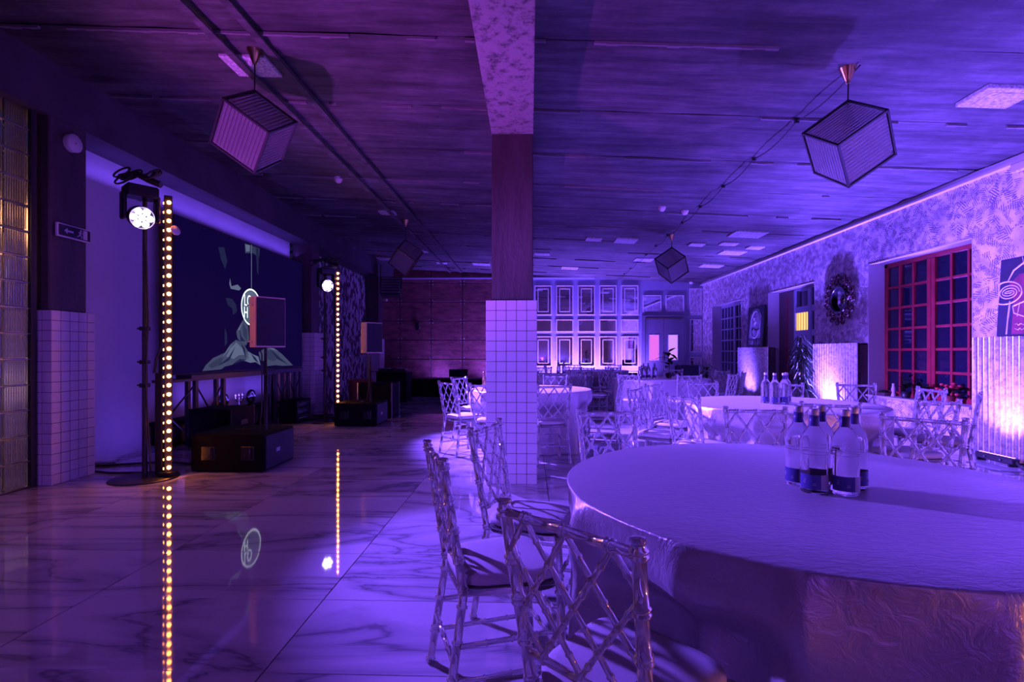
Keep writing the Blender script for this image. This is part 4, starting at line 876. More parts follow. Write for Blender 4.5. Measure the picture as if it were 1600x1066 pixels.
def bass_bin(x0, x1, y0, y1, h, label):
    t = thing('bass_speaker', label, 'loudspeaker', ((x0+x1)/2, (y0+y1)/2, 0), group='black bass boxes'); hx, hy = (x1-x0)/2, (y1-y0)/2
    for sx in (-1, 1):
        for sy in (-1, 1): MB().lathe([(0.025, 0), (0.028, 0.012)], 10, c=(sx*(hx-0.06), sy*(hy-0.06))).build('rubber_foot', 'rubber', t)
    MB().box((-hx, -hy, 0.012), (hx, hy, h), 0, 0.012).build('bass_cabinet', 'blackwood', t)
    MB().box((hx, -hy+0.025, 0.035), (hx+0.012, hy-0.025, h-0.025), 0, 0.004).build('bass_grille', 'grille', t)
    for s in (-0.52, 0.55):
        p = MB().box((s*hx-0.07, -hy-0.004, h*0.32), (s*hx+0.07, -hy+0.02, h*0.68), 0, 0.003).build('handle_plate', 'blackgloss', t)
        MB().tube([(s*hx+0.035, -hy-0.006, h*0.36), (s*hx+0.035, -hy-0.022, h*0.40), (s*hx+0.035, -hy-0.022, h*0.60), (s*hx+0.035, -hy-0.006, h*0.64)], 0.008, 8).build('handle_bar', 'blackgloss', p)
    MB().box((hx+0.012, -0.10, h*0.45), (hx+0.016, -0.02, h*0.55)).build('badge', 'steel', t)
    MB().lathe([(0.03, h-0.002), (0.03, h+0.004), (0.02, h+0.006)], 14).build('pole_socket', 'steel', t)
bass_bin(-3.51, -2.735, 5.285, 5.96, 0.40, 'near wide black bass loudspeaker box on the marble floor')
bass_bin(-3.27, -2.56, 8.62, 9.31, 0.39, 'far wide black bass loudspeaker box beside the second amber light bar')
def top_speaker(px, py, zb, z0, z1, rz, label, plabel, mat):
    t = thing('loudspeaker_pole', plabel, 'pole', (px, py, zb), group='loudspeaker poles')
    MB().lathe([(0.019, 0), (0.019, z0-zb-0.3), (0.024, z0-zb-0.3), (0.024, z0-zb-0.28), (0.015, z0-zb-0.28), (0.015, z0-zb-0.002)], 12).build('pole_tube', 'black', t)
    MB().tube([(0.02, 0, z0-zb-0.32), (0.06, 0, z0-zb-0.32)], 0.008, 6).build('clamp_knob', 'black', t)
    MB().tube([(-0.12, -0.02, z0-zb-0.01), (-0.05, -0.03, z0-zb-0.015), (-0.025, -0.03, z0-zb-0.08), (-0.028, -0.025, 0.2), (-0.05, -0.03, 0.02), (-0.2, -0.05, 0.012), (-0.3, -0.05, 0.012)], 0.007, 6).build('speaker_cable', 'rubber', t)
    s = thing('loudspeaker', label, 'loudspeaker', (px, py, z0), rz, group='loudspeakers on poles'); h = z1-z0
    prof = [(-0.16, -0.12), (0.16, -0.12), (0.16, 0.02), (0.09, 0.14), (-0.09, 0.14), (-0.16, 0.02)]
    MB().prism(prof, 0, h, 0).build('speaker_cabinet', mat, s)
    MB().box((-0.152, -0.135, 0.015), (0.152, -0.119, h-0.015), 0, 0.005).build('speaker_grille', 'grille', s)
    for z in (0.06, h-0.09):
        MB().tube([(-0.166, -0.06, z), (-0.178, -0.05, z), (-0.178, 0.0, z), (-0.166, 0.01, z)], 0.010, 8).build('side_handle', mat, s)
top_speaker(-2.865, 5.57, 0.405, 1.30, 1.835, R(52), 'near loudspeaker on a pole, side glowing orange, in front of the screen', 'thin pole rising from the near bass box to its loudspeaker', 'cabinet')
top_speaker(-2.77, 8.98, 0.395, 1.23, 1.755, R(52), 'far loudspeaker on a pole, pale orange side, beside the second amber bar', 'thin pole rising from the far bass box to its loudspeaker', 'cabinet')

lens_me = MB().lathe([(0.018, 0), (0.018, 0.008), (0.013, 0.016), (0, 0.020)], 10).mesh('led_lens', 'ember')
lens_me2 = MB().lathe([(0.011, 0), (0.011, 0.004), (0.006, 0.007), (0, 0.008)], 8).mesh('led_lens', 'emberdim')
def pixel_bar(x, y, z0, z1, label, both):
    t = thing('pixel_light_bar', label, 'light bar', (x, y, 0), group='amber LED light bars')
    T = Matrix.Rotation(R(38), 4, 'Z')
    MB().box((-0.035, -0.035, z0), (0.035, 0.04, z1), 0, 0.004, T).build('bar_casing', 'black', t)
    MB().box((-0.06, -0.06, 0.02), (0.06, 0.06, z0), 0, 0.004).build('bar_foot', 'black', t)
    n = int((z1-z0-0.04)/0.0905)
    for k in range(n+1):
        z = z0 + 0.045 + 0.0905*k
        place(lens_me, 'led_lens', t).matrix_local = T @ Matrix.Translation((0.005, -0.036, z)) @ Matrix.Rotation(pi/2, 4, 'X')
        if both: place(lens_me2, 'led_lens', t).matrix_local = T @ Matrix.Translation((-0.036, -0.022, z-0.01)) @ Matrix.Rotation(-pi/2, 4, 'Z') @ Matrix.Rotation(pi/2, 4, 'X')
    return t
pixel_bar(-3.60, 5.08, 0.06, 2.80, 'tall amber LED bar with two rows of lamps, nearer one beside the stage stand', True)
b_ = bpy.data.objects['pixel_light_bar']
MB().lathe([(0.0, -0.002), (0.05, -0.002), (0.05, 0.002), (0, 0.002)], 16, T=Matrix.Translation((0.075, 0.0, 2.46)) @ Matrix.Rotation(R(72), 4, 'Y') @ Matrix.Rotation(R(20), 4, 'X')).build('round_plate', 'white', b_)
pixel_bar(-3.42, 9.15, 0.06, 2.72, 'tall amber LED bar with one row of lamps, farther one by the second bass box', False)

def wash_head(x, y, z, aim, label, slabel, base_r):
    t = thing('light_stand', slabel, 'stand', (x, y, 0), group='stage light stands')
    MB().lathe([(base_r, 0), (base_r, 0.010), (base_r*0.96, 0.014), (0.03, 0.016)], 28).build('base_plate', 'black', t)
    MB().lathe([(0.024, 0.012), (0.024, 1.45), (0.020, 1.46), (0.020, z+0.24)], 12).build('stand_pole', 'black', t)
    for zz in (0.9, 1.13, 1.46): c = MB().box((-0.035, -0.035, zz), (0.035, 0.035, zz+0.04), 0, .004).build('stand_collar', 'black', t); MB().tube([(-0.035, 0, zz+0.02), (-0.075, 0, zz+0.02)], 0.009, 6).build('collar_knob', 'black', c)
    MB().tube([(0.03, -0.02, z-0.3), (0.05, -0.02, z-1.0), (0.03, -0.03, 1.0), (0.05, -0.02, 0.5), (0.06, 0.0, 0.03)], 0.008, 6).build('stand_cable', 'rubber', t)
    h = thing('wash_light_head', label, 'stage light', (x+0.10, y-0.19, z), group='stage wash lights')
    d = (Vector(aim) - Vector((x, y, z))); rz = math.atan2(-d.x, d.y); pitch = math.atan2(d.z, math.hypot(d.x, d.y))
    RZ = Matrix.Rotation(rz, 4, 'Z')
    MB().box((-0.13, -0.10, 0.16), (0.13, 0.10, 0.27), 0, 0.015, T=RZ).build('head_base', 'blackgloss', h)
    for s in (-1, 1): MB().box((s*0.135-0.02, -0.05, -0.06), (s*0.135+0.02, 0.05, 0.20), 0, 0.012, T=RZ).build('yoke_arm', 'blackgloss', h)
    T = RZ @ Matrix.Translation((0, 0, -0.02)) @ Matrix.Rotation(pitch, 4, 'X') @ Matrix.Rotation(-pi/2, 4, 'X')
    MB().lathe([(0.06, -0.12), (0.09, -0.10), (0.105, -0.04), (0.108, 0.05), (0.100, 0.06), (0.096, 0.052), (0.0, 0.050)], 24, T=T).build('lamp_drum', 'blackgloss', h)
    MB().tube([(0.103*math.cos(2*pi*i/24), 0.103*math.sin(2*pi*i/24), 0.06) for i in range(24)], 0.005, 6, close=True, T=T).build('lens_ring', 'steel', h)
    for k in range(7):
        a = 2*pi*k/6; r = 0 if k == 6 else 0.064
        MB().lathe([(0.029, 0.050), (0.029, 0.058), (0.02, 0.066), (0, 0.069)], 12, T=T @ Matrix.Translation((r*math.cos(a), r*math.sin(a), 0))).build('led_cell', 'washled', h)
    MB().box((-0.13, 0.05, 0.18), (-0.07, 0.168, 0.23), 0, .004).build('clamp', 'black', h)
wash_head(-3.80, 5.03, 2.55, (0.6, 1.6, 0.9), 'near stage wash light with seven glowing violet-white LED cells', 'near black light stand on a flat base plate', 0.30)
wash_head(-3.62, 9.1, 2.42, (0.8, 5.2, 1.2), 'far stage wash light with glowing violet-white LED cells', 'far black light stand behind the second amber bar', 0.22)
def coil(x, y, z, r, label, seed, w=0.3):
    rnd = random.Random(seed); mb = MB()
    for k in range(7):
        c = (rnd.uniform(-w, w), rnd.uniform(-0.05, 0.05), rnd.uniform(0, 0.10)); rr = rnd.uniform(0.5, 1)*r
        mb.tube([(c[0] + rr*math.cos(t), c[1] + 0.4*rr*math.sin(t), c[2] + 0.7*rr*math.sin(t+0.4)) for t in [2*pi*i/16 for i in range(16)]], 0.009, 6, close=True)
    mb.tube([(-w, 0, 0.05), (-w*0.3, 0.02, 0.09), (w*0.4, 0, 0.02), (w, 0, -0.03)], 0.03, 8)
    return tag(mb.build('cable_coil', 'rubber', None, (x, y, z)), label, 'cable')
coil(-3.70, 4.84, 2.865, 0.085, 'tangle of black cables on top of the near stage light', 4, 0.20)
coil(-3.52, 8.91, 2.76, 0.08, 'tangle of black cables on top of the far stage light', 5, 0.22)
t = thing('dimmer_tower', 'slim dark upright case between the near stand and amber bar', 'case', (-3.73, 5.17, 0.018)); MB().box((-0.04, -0.05, 0.0), (0.04, 0.05, 1.02), 0, 0.008).build('tower_case', 'black', t); MB().box((-0.02, -0.02, 1.02), (0.02, 0.02, 2.5), 0, .003).build('tower_mast', 'black', t)
MB().tube([(-0.05, -0.04, 1.02), (-0.02, -0.05, 1.16), (0.03, -0.04, 1.3)], 0.012, 6).build('tower_arm', 'black', t)
tag(MB().tube([(-3.55, 5.6, 0.012), (-4.1, 5.75, 0.012), (-4.5, 5.6, 0.012), (-4.75, 5.5, 0.012), (-4.80, 5.35, 0.012), (-4.3, 5.2, 0.012), (-3.85, 5.22, 0.012)], 0.012, 6).build('floor_cable', 'rubber'), 'black cable lying on the floor between tiled column and light stand', 'cable')
tag(MB().tube([(-3.1, 9.5, 0.012), (-3.8, 9.6, 0.012), (-4.2, 9.4, 0.012), (-4.3, 9.9, 0.012), (-3.9, 10.2, 0.012)], 0.014, 6).tube([(-3.3, 9.8, 0.012), (-3.9, 9.75, 0.012), (-4.25, 10.1, 0.012)], 0.014, 6).build('floor_cable', 'rubber'), 'black cables lying on the floor before the second tiled column', 'cable')
t = thing('folded_film_roll', 'crumpled clear film lying on the floor by the tiled column', 'film roll', (-4.75, 5.62, 0)); MB().tube([(-0.1, 0, 0.03), (0.1, 0.03, 0.028), (0.18, 0.02, 0.03)], [0.03, 0.025, 0.03], 8).build('film', 'acrylic', t)
# exit sign and sounder on the first column
t = thing('exit_sign', 'small white emergency sign with left arrow and running figure on the column', 'sign', (-4.505, 4.99, 2.42))
MB().box((0, -0.19, -0.065), (0.03, 0.19, 0.065), 0, 0.006).build('sign_case', 'whitetrim', t)
MB().box((0.03, -0.178, -0.053), (0.032, 0.178, 0.053)).build('sign_face', 'navy', t)
MB().prism([(-0.12, 0), (-0.085, 0.028), (-0.085, 0.009), (-0.02, 0.009), (-0.02, -0.009), (-0.085, -0.009), (-0.085, -0.028)], 0, 0.002, 0, Matrix.Translation((0.032, 0, 0)) @ RX).build('sign_arrow', 'chalk', t)
q = MB(); T = Matrix.Translation((0.0325, 0.06, 0)) @ RX
q.lathe([(0.010, 0), (0.010, 0.002), (0, 0.002)], 12, T=T @ Matrix.Translation((0.004, 0.033, 0)))
for a, b2, w in (((0, 0.02), (-0.008, -0.008), 0.007), ((-0.008, -0.008), (0.014, -0.022), 0.005), ((0.014, -0.022), (0.010, -0.042), 0.004), ((-0.008, -0.008), (-0.022, -0.025), 0.005), ((-0.022, -0.025), (-0.040, -0.030), 0.004), ((0, 0.018), (0.022, 0.006), 0.004), ((0, 0.018), (-0.022, 0.012), 0.004)): q.tube([(a[0], a[1], 0.001), (b2[0], b2[1], 0.001)], w, 6, T=T)
q.build('sign_figure', 'chalk', t)
MB().box((0.032, 0.09, -0.045), (0.034, 0.14, 0.045)).build('sign_door', 'chalk', t)
t = thing('fire_sounder', 'round white alarm sounder high on the first column', 'alarm', (-4.52, 4.985, 3.30)); T = Matrix.Rotation(pi/2, 4, 'Y'); MB().lathe([(0.085, 0), (0.088, 0.05), (0.080, 0.058), (0, 0.06)], 24, T=T).build('sounder_body', 'white', t); MB().lathe([(0.008, 0.06), (0, 0.062)], 8, T=T).build('sounder_eye', 'black', t)

# ------------------------------------------------------------------ right wall: corrugated screens, LED bars, pictures, mirror, plants
def corrugated(y0, y1, h, label):
    t = thing('corrugated_screen', label, 'screen', (5.45, y0, 0), group='corrugated steel boxes along the right wall'); w = y1-y0
    vs = []; fs = []; n = int(w/0.076)*8; 
    for i in range(n+1):
        y = w*i/n; o = 0.022*math.cos(2*pi*y/0.076)
        vs += [(-o, y, 0.012), (-o, y, h), (-o+0.004, y, 0.012), (-o+0.004, y, h)]
    for i in range(n): a = 4*i; b2 = a+4; fs += [(a, a+1, b2+1, b2), (a+2, b2+2, b2+3, a+3)]
    MB().add(vs, fs, 0, True).build('corrugated_sheet', 'galv', t)
    for y in (0.0, w-0.03): MB().box((0.02, y, 0), (0.148, y+0.03, h-0.01)).build('end_panel', 'darkplaster', t)
    MB().box((0.02, 0, h-0.03), (0.148, w, h)).build('top_shelf', 'galv', t)
    return t
corrugated(12.10, 13.85, 1.36, 'farthest corrugated steel screen, under the small grey portrait')
corrugated(8.85, 10.24, 1.40, 'middle corrugated steel screen, brightly lit at its foot under the curled mirror')
corrugated(4.70, 6.64, 1.425, 'large corrugated steel screen at the right edge, under the navy painting')
def led_bar(y, label, x=5.24):
    t = thing('led_floor_bar', label, 'light bar', (x, y, 0), group='LED bars on the floor')
    MB().box((-0.04, -0.24, 0.025), (0.04, 0.24, 0.095), 0, 0.008).build('bar_housing', 'black', t)
    for s in (-1, 1):
        MB().box((-0.05, s*0.20-0.012, 0.0), (0.05, s*0.20+0.012, 0.03), 0, .003).build('bar_foot', 'black', t)
        MB().tube([(-0.041, s*0.1, 0.06), (-0.055, s*0.1, 0.06)], 0.010, 8).build('bar_connector', 'steel', t)
    for k in range(10): MB().lathe([(0.016, 0.095), (0.016, 0.100), (0, 0.101)], 10, c=(0.0, -0.205+0.0455*k)).build('bar_lens', 'washlens', t)
for y, lab in ((6.05, 'black LED bar at the foot of the large corrugated screen'), (9.4, 'black LED bar at the foot of the middle corrugated screen'), (13.0, 'black LED bar at the foot of the farthest corrugated screen')): led_bar(y, lab)
for x, lab in ((1.1, 'LED bar on the floor under the third mirror column'), (2.0, 'LED bar on the floor under the fourth mirror column')):
    t = thing('led_floor_bar', lab, 'light bar', (x, 16.60, 0), pi/2, group='LED bars on the floor'); MB().box((-0.04, -0.22, 0.0), (0.04, 0.22, 0.095), 0, 0.008).build('bar_housing', 'black', t)
tag(MB().tube([(5.24, 5.82, 0.06), (5.2, 5.7, 0.012), (5.28, 5.5, 0.012), (5.2, 5.2, 0.012), (5.3, 4.9, 0.012)], 0.012, 6).build('bar_cable', 'rubber'), 'black cable trailing from the LED bar before the large corrugated screen', 'cable')
# leaning pictures
def leaning(y0, y1, z0, h, label, base, deep=0.09):
    t = thing('leaning_picture', label, 'picture', (5.48, y0, z0), rot=(0, 0.06, 0), group='paintings leaning on the right wall')
    w = y1-y0
    MB().box((0.0, 0, 0.0), (0.03, w, h), 0, 0.004).build('picture_stretcher', 'black', t)
    MB().box((-0.006, 0.008, 0.008), (0.0, w-0.008, h-0.008)).build('picture_canvas', base, t)
    return t, w
def stroke(t, pts, r, mat, name, w): MB().tube([(-0.008, w-y, z) for y, z in pts], r, 5).build(name, mat, t)
def loop(cy, cz_, a, b2, turns=1.0, n=26, sp=0.0): return [(cy + (a - sp*i/n)*math.cos(2*pi*turns*i/n), cz_ + (b2 - sp*i/n)*math.sin(2*pi*turns*i/n)) for i in range(n+1)]
t, w = leaning(12.5, 13.42, 1.365, 1.0, 'grey canvas with pale sketchy strokes on top of the farthest corrugated screen', 'navy')
MB().prism([(0.15, 0.22), (0.15, 0.75), (0.3, 0.92), (0.55, 0.95), (0.75, 0.8), (0.78, 0.22)], -0.009, -0.006, 0, Matrix(((0,0,1,0),(1,0,0,0.0),(0,1,0,0),(0,0,0,1)))).build('pale_field', 'greycanvas', t)
for k in range(7): stroke(t, [(0.16+0.1*k, 0.06), (0.17+0.1*k, 0.2), (0.2+0.1*k, 0.07)], 0.006, 'chalk', 'paint_stroke', w)
stroke(t, loop(0.46, 0.55, 0.24, 0.33), 0.006, 'chalk', 'paint_stroke', w); stroke(t, loop(0.42, 0.62, 0.12, 0.10, 2.2, 40, 0.09), 0.005, 'chalk', 'paint_stroke', w); stroke(t, [(0.25, 0.4), (0.4, 0.45), (0.55, 0.38), (0.7, 0.44)], 0.006, 'navy', 'paint_stroke', w)
# abstract navy and maroon canvas with white loops
t, w = leaning(5.0, 6.33, 1.43, 0.90, 'navy and maroon canvas with looping white lines, on top of the large corrugated screen', 'navy')
def stroke2(t, pts, r, mat, name, w): stroke(t, [(max(0.012, y-0.22), z) for y, z in pts], r, mat, name, w)
def fieldp(pts, mat, nm): MB().prism([(w-max(0.01, y-0.22), z) for y, z in pts][::-1], -0.0095, -0.006, 0, Matrix(((0,0,1,0),(1,0,0,0),(0,1,0,0),(0,0,0,1)))).build(nm, mat, t)
fieldp([(0.42, 0.02), (0.42, 0.42), (0.36, 0.60), (0.48, 0.70), (0.95, 0.70), (1.2, 0.5), (1.2, 0.02)], 'maroon', 'maroon_field')
fieldp([(0.62, 0.35), (0.62, 0.62), (0.85, 0.62), (0.8, 0.4)], 'navy', 'navy_field')
stroke2(t, [(0.36, 0.02), (0.37, 0.25), (0.38, 0.40)], 0.010, 'chalk', 'white_line', w); stroke2(t, loop(0.32, 0.50, 0.20, 0.13, 1.0), 0.010, 'chalk', 'white_line', w); stroke2(t, loop(0.36, 0.50, 0.13, 0.09, 3.2, 60, 0.10), 0.008, 'chalk', 'white_line', w)
stroke2(t, [(0.34, 0.63), (0.40, 0.75), (0.55, 0.84), (0.8, 0.86), (1.05, 0.80)], 0.010, 'chalk', 'white_line', w)
stroke2(t, [(0.42, 0.34), (0.6, 0.40), (0.85, 0.39), (1.05, 0.33), (0.9, 0.22), (0.6, 0.2), (0.44, 0.26), (0.42, 0.34)], 0.009, 'chalk', 'white_line', w)
for k in range(6): stroke2(t, [(0.48+0.09*k, 0.22), (0.50+0.09*k, 0.38)], 0.006, 'chalk', 'white_line', w)
for k in range(5): stroke2(t, [(0.52+0.08*k, 0.80), (0.50+0.08*k, 0.89)], 0.006, 'chalk', 'white_line', w)
stroke2(t, loop(0.85, 0.58, 0.12, 0.14), 0.009, 'chalk', 'white_line', w)
for k in range(2): stroke2(t, [(0.46+0.02*i, 0.13-0.055*k+0.012*math.sin(i*2.3+k)) for i in range(24)], 0.005, 'chalk', 'white_line', w)
# curled mirror
t = thing('curled_frame_mirror', 'round wall mirror in a wide dark frame of carved curls between two windows', 'mirror', (XR-0.01, 9.60, 2.195))
T = Matrix.Rotation(-pi/2, 4, 'Y') @ Matrix.Rotation(0, 4, 'Z')
MB().lathe([(0.225, 0.0), (0.225, 0.02), (0.0, 0.022)], 32, T=T).build('mirror_glass', 'mirror', t)
MB().tube([(0.235*math.cos(2*pi*i/32), 0.245*math.sin(2*pi*i/32), 0.03) for i in range(32)], 0.028, 8, close=True, T=T).build('inner_ring', 'blackgloss', t)
def curl(T, s, sc): 
    p = []
    for i in range(15):
        a = i/14*pi*1.65; r = (0.075 - 0.036*i/14)*sc; p.append((0.02*sc + r*math.sin(a)*s, 0.085*sc - r*math.cos(a)*1.0, 0.03))
    return MB().tube([(0, -0.02*sc, 0.03)] + p, [0.022*sc] + [0.021*sc - 0.0006*i for i in range(15)], 7, T=T)
for k in range(16):
    a = 2*pi*k/16; s = 1 if k % 2 else -1
    curl(T @ Matrix.Rotation(a, 4, 'Z') @ Matrix.Translation((0, 0.265, 0)), s, 1.0).build('carved_curl', 'wickerdark', t)
for k in range(15):
    a = 2*pi*(k+0.5)/15; s = -1 if k % 2 else 1
    curl(T @ Matrix.Rotation(a, 4, 'Z') @ Matrix.Translation((0, 0.345, 0)), s, 0.82).build('carved_curl', 'wickerdark', t)
# plants
def leaf(L_, W_, bend, mb, T, mi=0, n=5):
    vs = []; fs = []
    for i in range(n+1):
        f = i/n; wd = W_*math.sin(pi*min(0.98, f*0.93+0.05))**0.8; y = L_*f; z = -bend*f*f*L_
        vs += [(-wd, y, z+0.15*wd), (0, y, z), (wd, y, z+0.15*wd)]
    for i in range(n): a = 3*i; fs += [(a, a+1, a+4, a+3), (a+1, a+2, a+5, a+4)]
    return mb.add(vs, fs, mi, True, T)
rnd = random.Random(21)
t = thing('leafy_pot_plant', 'dark broad-leaved plant on a thin stem standing on the table before the double door', 'plant', (2.62, 9.95, 0.7606))
MB().lathe([(0.045, 0), (0.06, 0.09), (0.055, 0.09), (0.05, 0.075), (0, 0.075)], 16).build('plant_pot', 'black', t)
MB().tube([(0, 0, 0.07), (0.01, 0, 0.25), (-0.01, 0.01, 0.42), (0.0, 0, 0.50)], 0.007, 6).build('plant_stem', 'leaf', t)
for k in range(13):
    a = k*2.4; z = 0.22+0.022*k
    leaf(rnd.uniform(.17, .24), .05, rnd.uniform(0.1, 0.9), MB(), Matrix.Translation((0, 0, z)) @ Matrix.Rotation(a, 4, 'Z') @ Matrix.Rotation(rnd.uniform(-0.2, 0.7), 4, 'X')).build('leaf', 'leaf', t)
t = thing('corner_plant', 'dark bushy plant in the far right corner beside the first window', 'plant', (4.55, 13.6, 0))
MB().lathe([(0.13, 0), (0.18, 0.36), (0.165, 0.36), (0.15, 0.30), (0, 0.30)], 18).build('plant_pot', 'black', t); MB().tube([(0, 0, 0.3), (0.03, 0, 0.6), (0, 0.02, 0.8)], 0.014, 6).build('plant_stem', 'brownpaint', t)
for k in range(26):
    a = k*2.4; z = 0.55+0.014*k
    leaf(rnd.uniform(.16, .30), .045, rnd.uniform(0.1, 0.8), MB(), Matrix.Translation((0, 0, z)) @ Matrix.Rotation(a, 4, 'Z') @ Matrix.Rotation(rnd.uniform(-0.1, 0.9), 4, 'X')).build('leaf', 'leaf', t)
t = thing('strap_leaf_plant', 'tall plant with drooping strap leaves before the middle window', 'plant', (4.97, 9.72, 0))
MB().lathe([(0.15, 0), (0.19, 0.40), (0.175, 0.40), (0.16, 0.34), (0, 0.34)], 18).build('plant_pot', 'black', t)
for q in range(3): MB().tube([(0.04*q-0.04, 0.05*q-0.05, 0.34), (0.03*q-0.03, 0.13*(q-1), 1.0+0.15*q)], 0.016, 6).build('plant_stem', 'brownpaint', t)
for q in range(3):
    for k in range(60):
        a = k*2.4 + q; z = 0.55+0.15*q + 0.0125*k
        leaf(rnd.uniform(.18, .25), .013, rnd.uniform(0.8, 1.4), MB(), Matrix.Translation((0.03*q-0.03, 0.13*(q-1), z)) @ Matrix.Rotation(a, 4, 'Z') @ Matrix.Rotation(rnd.uniform(-0.2, 0.5), 4, 'X'), n=6).build('leaf', 'palmleaf', t)
def sill_plant(x, y, z, label, n, mat, hgt, potm, fl_=None, nm='sill_plant'):
    t = thing(nm, label, 'plant', (x, y, z)); MB().lathe([(0.055, 0), (0.075, 0.10), (0.068, 0.10), (0.06, 0.08), (0, 0.08)], 14).build('plant_pot', potm, t)
    for k in range(n):
        leaf(rnd.uniform(.07, .125), .026, rnd.uniform(0.1, 0.5), MB(), Matrix.Translation((rnd.uniform(-.04, .03), rnd.uniform(-.08, .08), 0.10+hgt*rnd.random())) @ Matrix.Rotation(k*2.4, 4, 'Z') @ Matrix.Rotation(rnd.uniform(0.0, 1.0), 4, 'X')).build('leaf', mat, t)
    if fl_:
        for k in range(fl_):
            p = (rnd.uniform(-.1, .1), rnd.uniform(-.12, .12), 0.12+hgt*rnd.random()); MB().lathe([(0.0, -0.02), (0.025, -0.012), (0.032, 0.004), (0.022, 0.018), (0, 0.02)], 8, T=Matrix.Translation(p)).build('flower', 'redflower', t)
sill_plant(5.70, 8.12, 0.552, 'dark leafy pot plant on the sill of the red window, behind the second table', 34, 'leaf', 0.22, 'black')
sill_plant(5.70, 7.80, 0.552, 'smaller dark pot plant on the sill of the red window, further right', 26, 'leaf', 0.14, 'black')
sill_plant(5.70, 7.30, 0.552, 'red flowering pot plant on the sill at the right end of the red window', 14, 'leaf', 0.14, 'terracotta', 16, 'flowering_plant')
t = thing('pillar_candle', 'pale twisted pillar candle on the sill of the red window', 'candle', (5.72, 8.42, 0.55)); MB().lathe([(0.035, 0), (0.03, 0.03), (0.022, 0.06), (0.032, 0.10), (0.026, 0.14), (0.018, 0.18), (0.022, 0.2), (0, 0.205)], 14).build('candle_body', 'white', t); MB().tube([(0, 0, 0.2), (0, 0, 0.215)], 0.002, 5).build('candle_wick', 'black', t)
t = thing('planter_trough', 'dark low trough on the sill of the red window beside the candle', 'planter', (5.70, 8.62, 0.55)); MB().box((-0.07, -0.12, 0), (0.07, 0.10, 0.05), 0, 0.008).build('trough_body', 'brownpaint', t); MB().lathe([(0.09, 0.05), (0.06, 0.08), (0, 0.09)], 12).build('moss_top', 'leaf', t)
# small things on the right wall and in the far right corner
t = thing('cable_box', 'small pale junction box under the ceiling at the right edge', 'box', (5.52, 6.10, 3.34)); MB().box((0, -0.10, -0.04), (0.06, 0.10, 0.06), 0, 0.006).build('box_body', 'vent', t); MB().box((-0.004, -0.08, -0.03), (0, 0.08, 0.05)).build('box_lid', 'white', t)
for y, lab in ((17.02, 'round white camera in the right corner under the ceiling'), ):
    t = thing('corner_camera', lab, 'camera', (5.2, y, 3.52)); MB().lathe([(0.0, -0.09), (0.06, -0.07), (0.07, -0.02), (0.07, 0.0)], 16).build('camera_dome', 'white', t); MB().box((-0.03, -0.03, 0), (0.03, 0.18, 0.03)).build('camera_bracket', 'white', t)
t = thing('dark_armchair', 'dark high-backed seat beside the double door', 'armchair', (3.85, 12.7, 0))
MB().box((-0.30, 0.18, 0.3), (0.30, 0.28, 0.93), 0, 0.03).build('chair_back', 'navy', t); MB().box((-0.30, -0.28, 0.28), (0.30, 0.2, 0.45), 0, 0.03).build('chair_seat', 'navy', t)
for sx in (-0.26, 0.26):
    for sy in (-0.24, 0.22): MB().tube([(sx, sy, 0), (sx*0.95, sy*0.95, 0.29)], 0.018, 8).build('leg', 'black', t)

# ------------------------------------------------------------------ dark far left corner
t = thing('fan_heater', 'square louvred fan heater hung under the ceiling in the far left corner', 'heater', (-4.05, 15.0, 2.93), rot=(R(-12), 0, R(8)))
MB().box((-0.29, 0.02, 0), (0.29, 0.36, 0.54), 0, 0.015).build('heater_case', 'black', t)
for k in range(6): MB().box((-0.26, -0.02, 0.03+0.083*k), (0.26, 0.05, 0.085+0.083*k), 0, 0.006, Matrix.Translation((0, 0, 0)) ).build('louvre_slat', 'steel', t)
for s in (-1, 1): MB().box((s*0.31-0.012, 0.12, 0.2), (s*0.31+0.012, 0.2, 0.95)).build('hanger_bracket', 'black', t)
t = thing('wall_camera', 'small round camera on the far column under the fan heater', 'camera', (-4.43, 15.55, 2.80)); MB().tube([(0, 0, 0), (0.14, -0.1, 0)], 0.012, 6).build('camera_arm', 'white', t); MB().lathe([(0.035, 0), (0.045, 0.04), (0.03, 0.09), (0, 0.09)], 14, T=Matrix.Translation((0.15, -0.08, 0)) @ Matrix.Rotation(pi/2, 4, 'X')).build('camera_eye', 'white', t)
t = thing('mixing_desk', 'black DJ desk with equipment on top in the far left corner', 'desk', (-3.45, 13.2, 0))
MB().box((-0.38, -0.30, 0.0), (0.38, 0.30, 0.74), 0, 0.01).build('desk_body', 'blackwood', t); MB().box((-0.40, -0.33, 0.74), (0.40, 0.33, 0.77), 0, 0.005).build('desk_top', 'black', t)
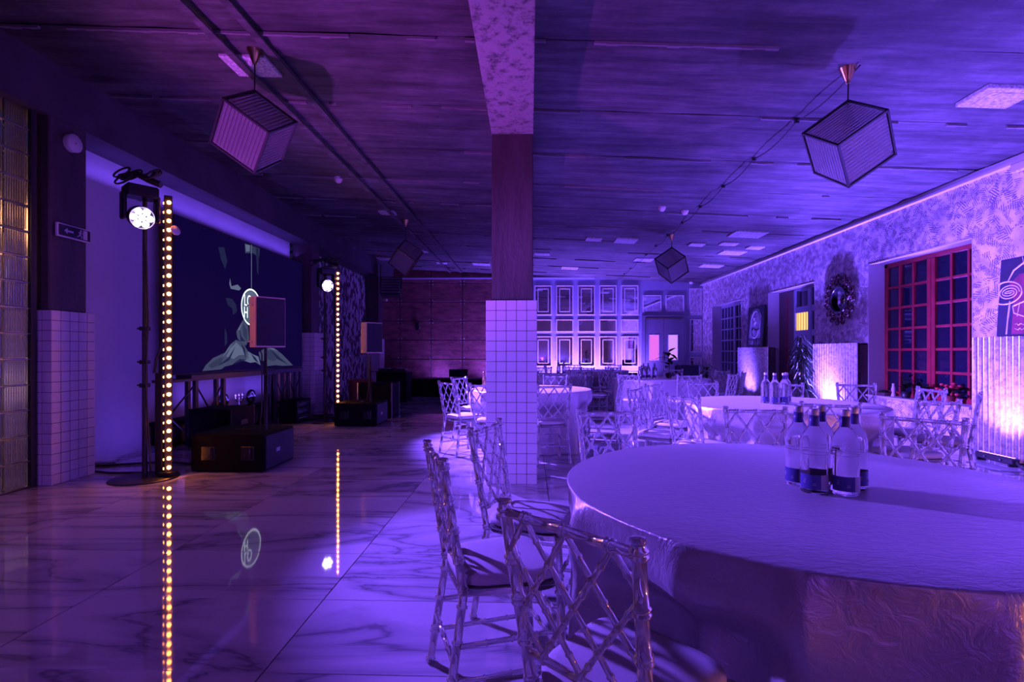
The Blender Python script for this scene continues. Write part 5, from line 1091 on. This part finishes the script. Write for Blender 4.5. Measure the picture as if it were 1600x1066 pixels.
for k in range(2): p = MB().box((-0.34+0.35*k, -0.25, 0.77), (-0.02+0.35*k, 0.2, 0.83), 0, 0.008).build('deck', 'blackgloss', t); MB().lathe([(0.1, 0.83), (0.1, 0.838), (0, 0.839)], 18, c=(-0.18+0.35*k, -0.03)).build('jog_wheel', 'steel', p)
t = thing('tall_case', 'upright black case with a bright metal edge behind the far bass box', 'case', (-2.9, 9.95, 0)); MB().box((-0.32, -0.28, 0.0), (0.32, 0.28, 0.66), 0, 0.008).build('case_body', 'blackwood', t)
for x, y in ((0.31, -0.29), (-0.33, -0.29), (0.31, 0.27)): MB().box((x, y, 0), (x+0.02, y+0.02, 0.67)).build('case_edge', 'steel', t)
t = thing('red_planter_box', 'tapered dark red planter box behind the far bass loudspeaker', 'planter', (-3.50, 10.75, 0)); MB().lathe([(0.24, 0), (0.30, 0.68), (0.27, 0.68), (0.26, 0.60), (0, 0.60)], 4, smooth=False, T=Matrix.Rotation(pi/4, 4, 'Z')).build('planter_shell', 'terracotta', t); MB().box((-0.17, -0.17, 0.6), (0.17, 0.17, 0.62)).build('planter_soil', 'black', t)
t = thing('low_black_counter', 'long low black counter in front of the riveted steel wall', 'counter', (-2.1, 15.0, 0)); MB().box((-1.25, -0.35, 0.0), (1.25, 0.35, 0.46), 0, 0.01).build('counter_body', 'blackwood', t); MB().box((-1.28, -0.38, 0.46), (1.28, 0.38, 0.50), 0, 0.006).build('counter_top', 'black', t)
t = thing('small_monitor', 'small black monitor standing on the low counter at the steel wall', 'monitor', (-2.05, 14.95, 0.50)); MB().box((-0.27, -0.02, 0.03), (0.27, 0.02, 0.25), 0, 0.01).build('monitor_case', 'blackgloss', t); MB().box((-0.08, -0.06, 0), (0.08, 0.06, 0.012), 0, .003).box((-0.02, -0.01, 0.01), (0.02, 0.01, 0.05)).build('monitor_foot', 'black', t); MB().box((-0.255, -0.023, 0.045), (0.255, -0.02, 0.235)).build('monitor_glass', 'pane', t)
t = thing('wall_bracket', 'small dark bracket fixed on the riveted steel wall', 'bracket', (-3.72, YB-0.02, 2.1)); MB().box((-0.06, -0.06, -0.12), (0.06, 0, 0.12), 0, .005).build('bracket_plate', 'black', t); MB().tube([(0, -0.06, 0), (0.1, -0.15, -0.05)], 0.02, 8).build('bracket_arm', 'black', t)
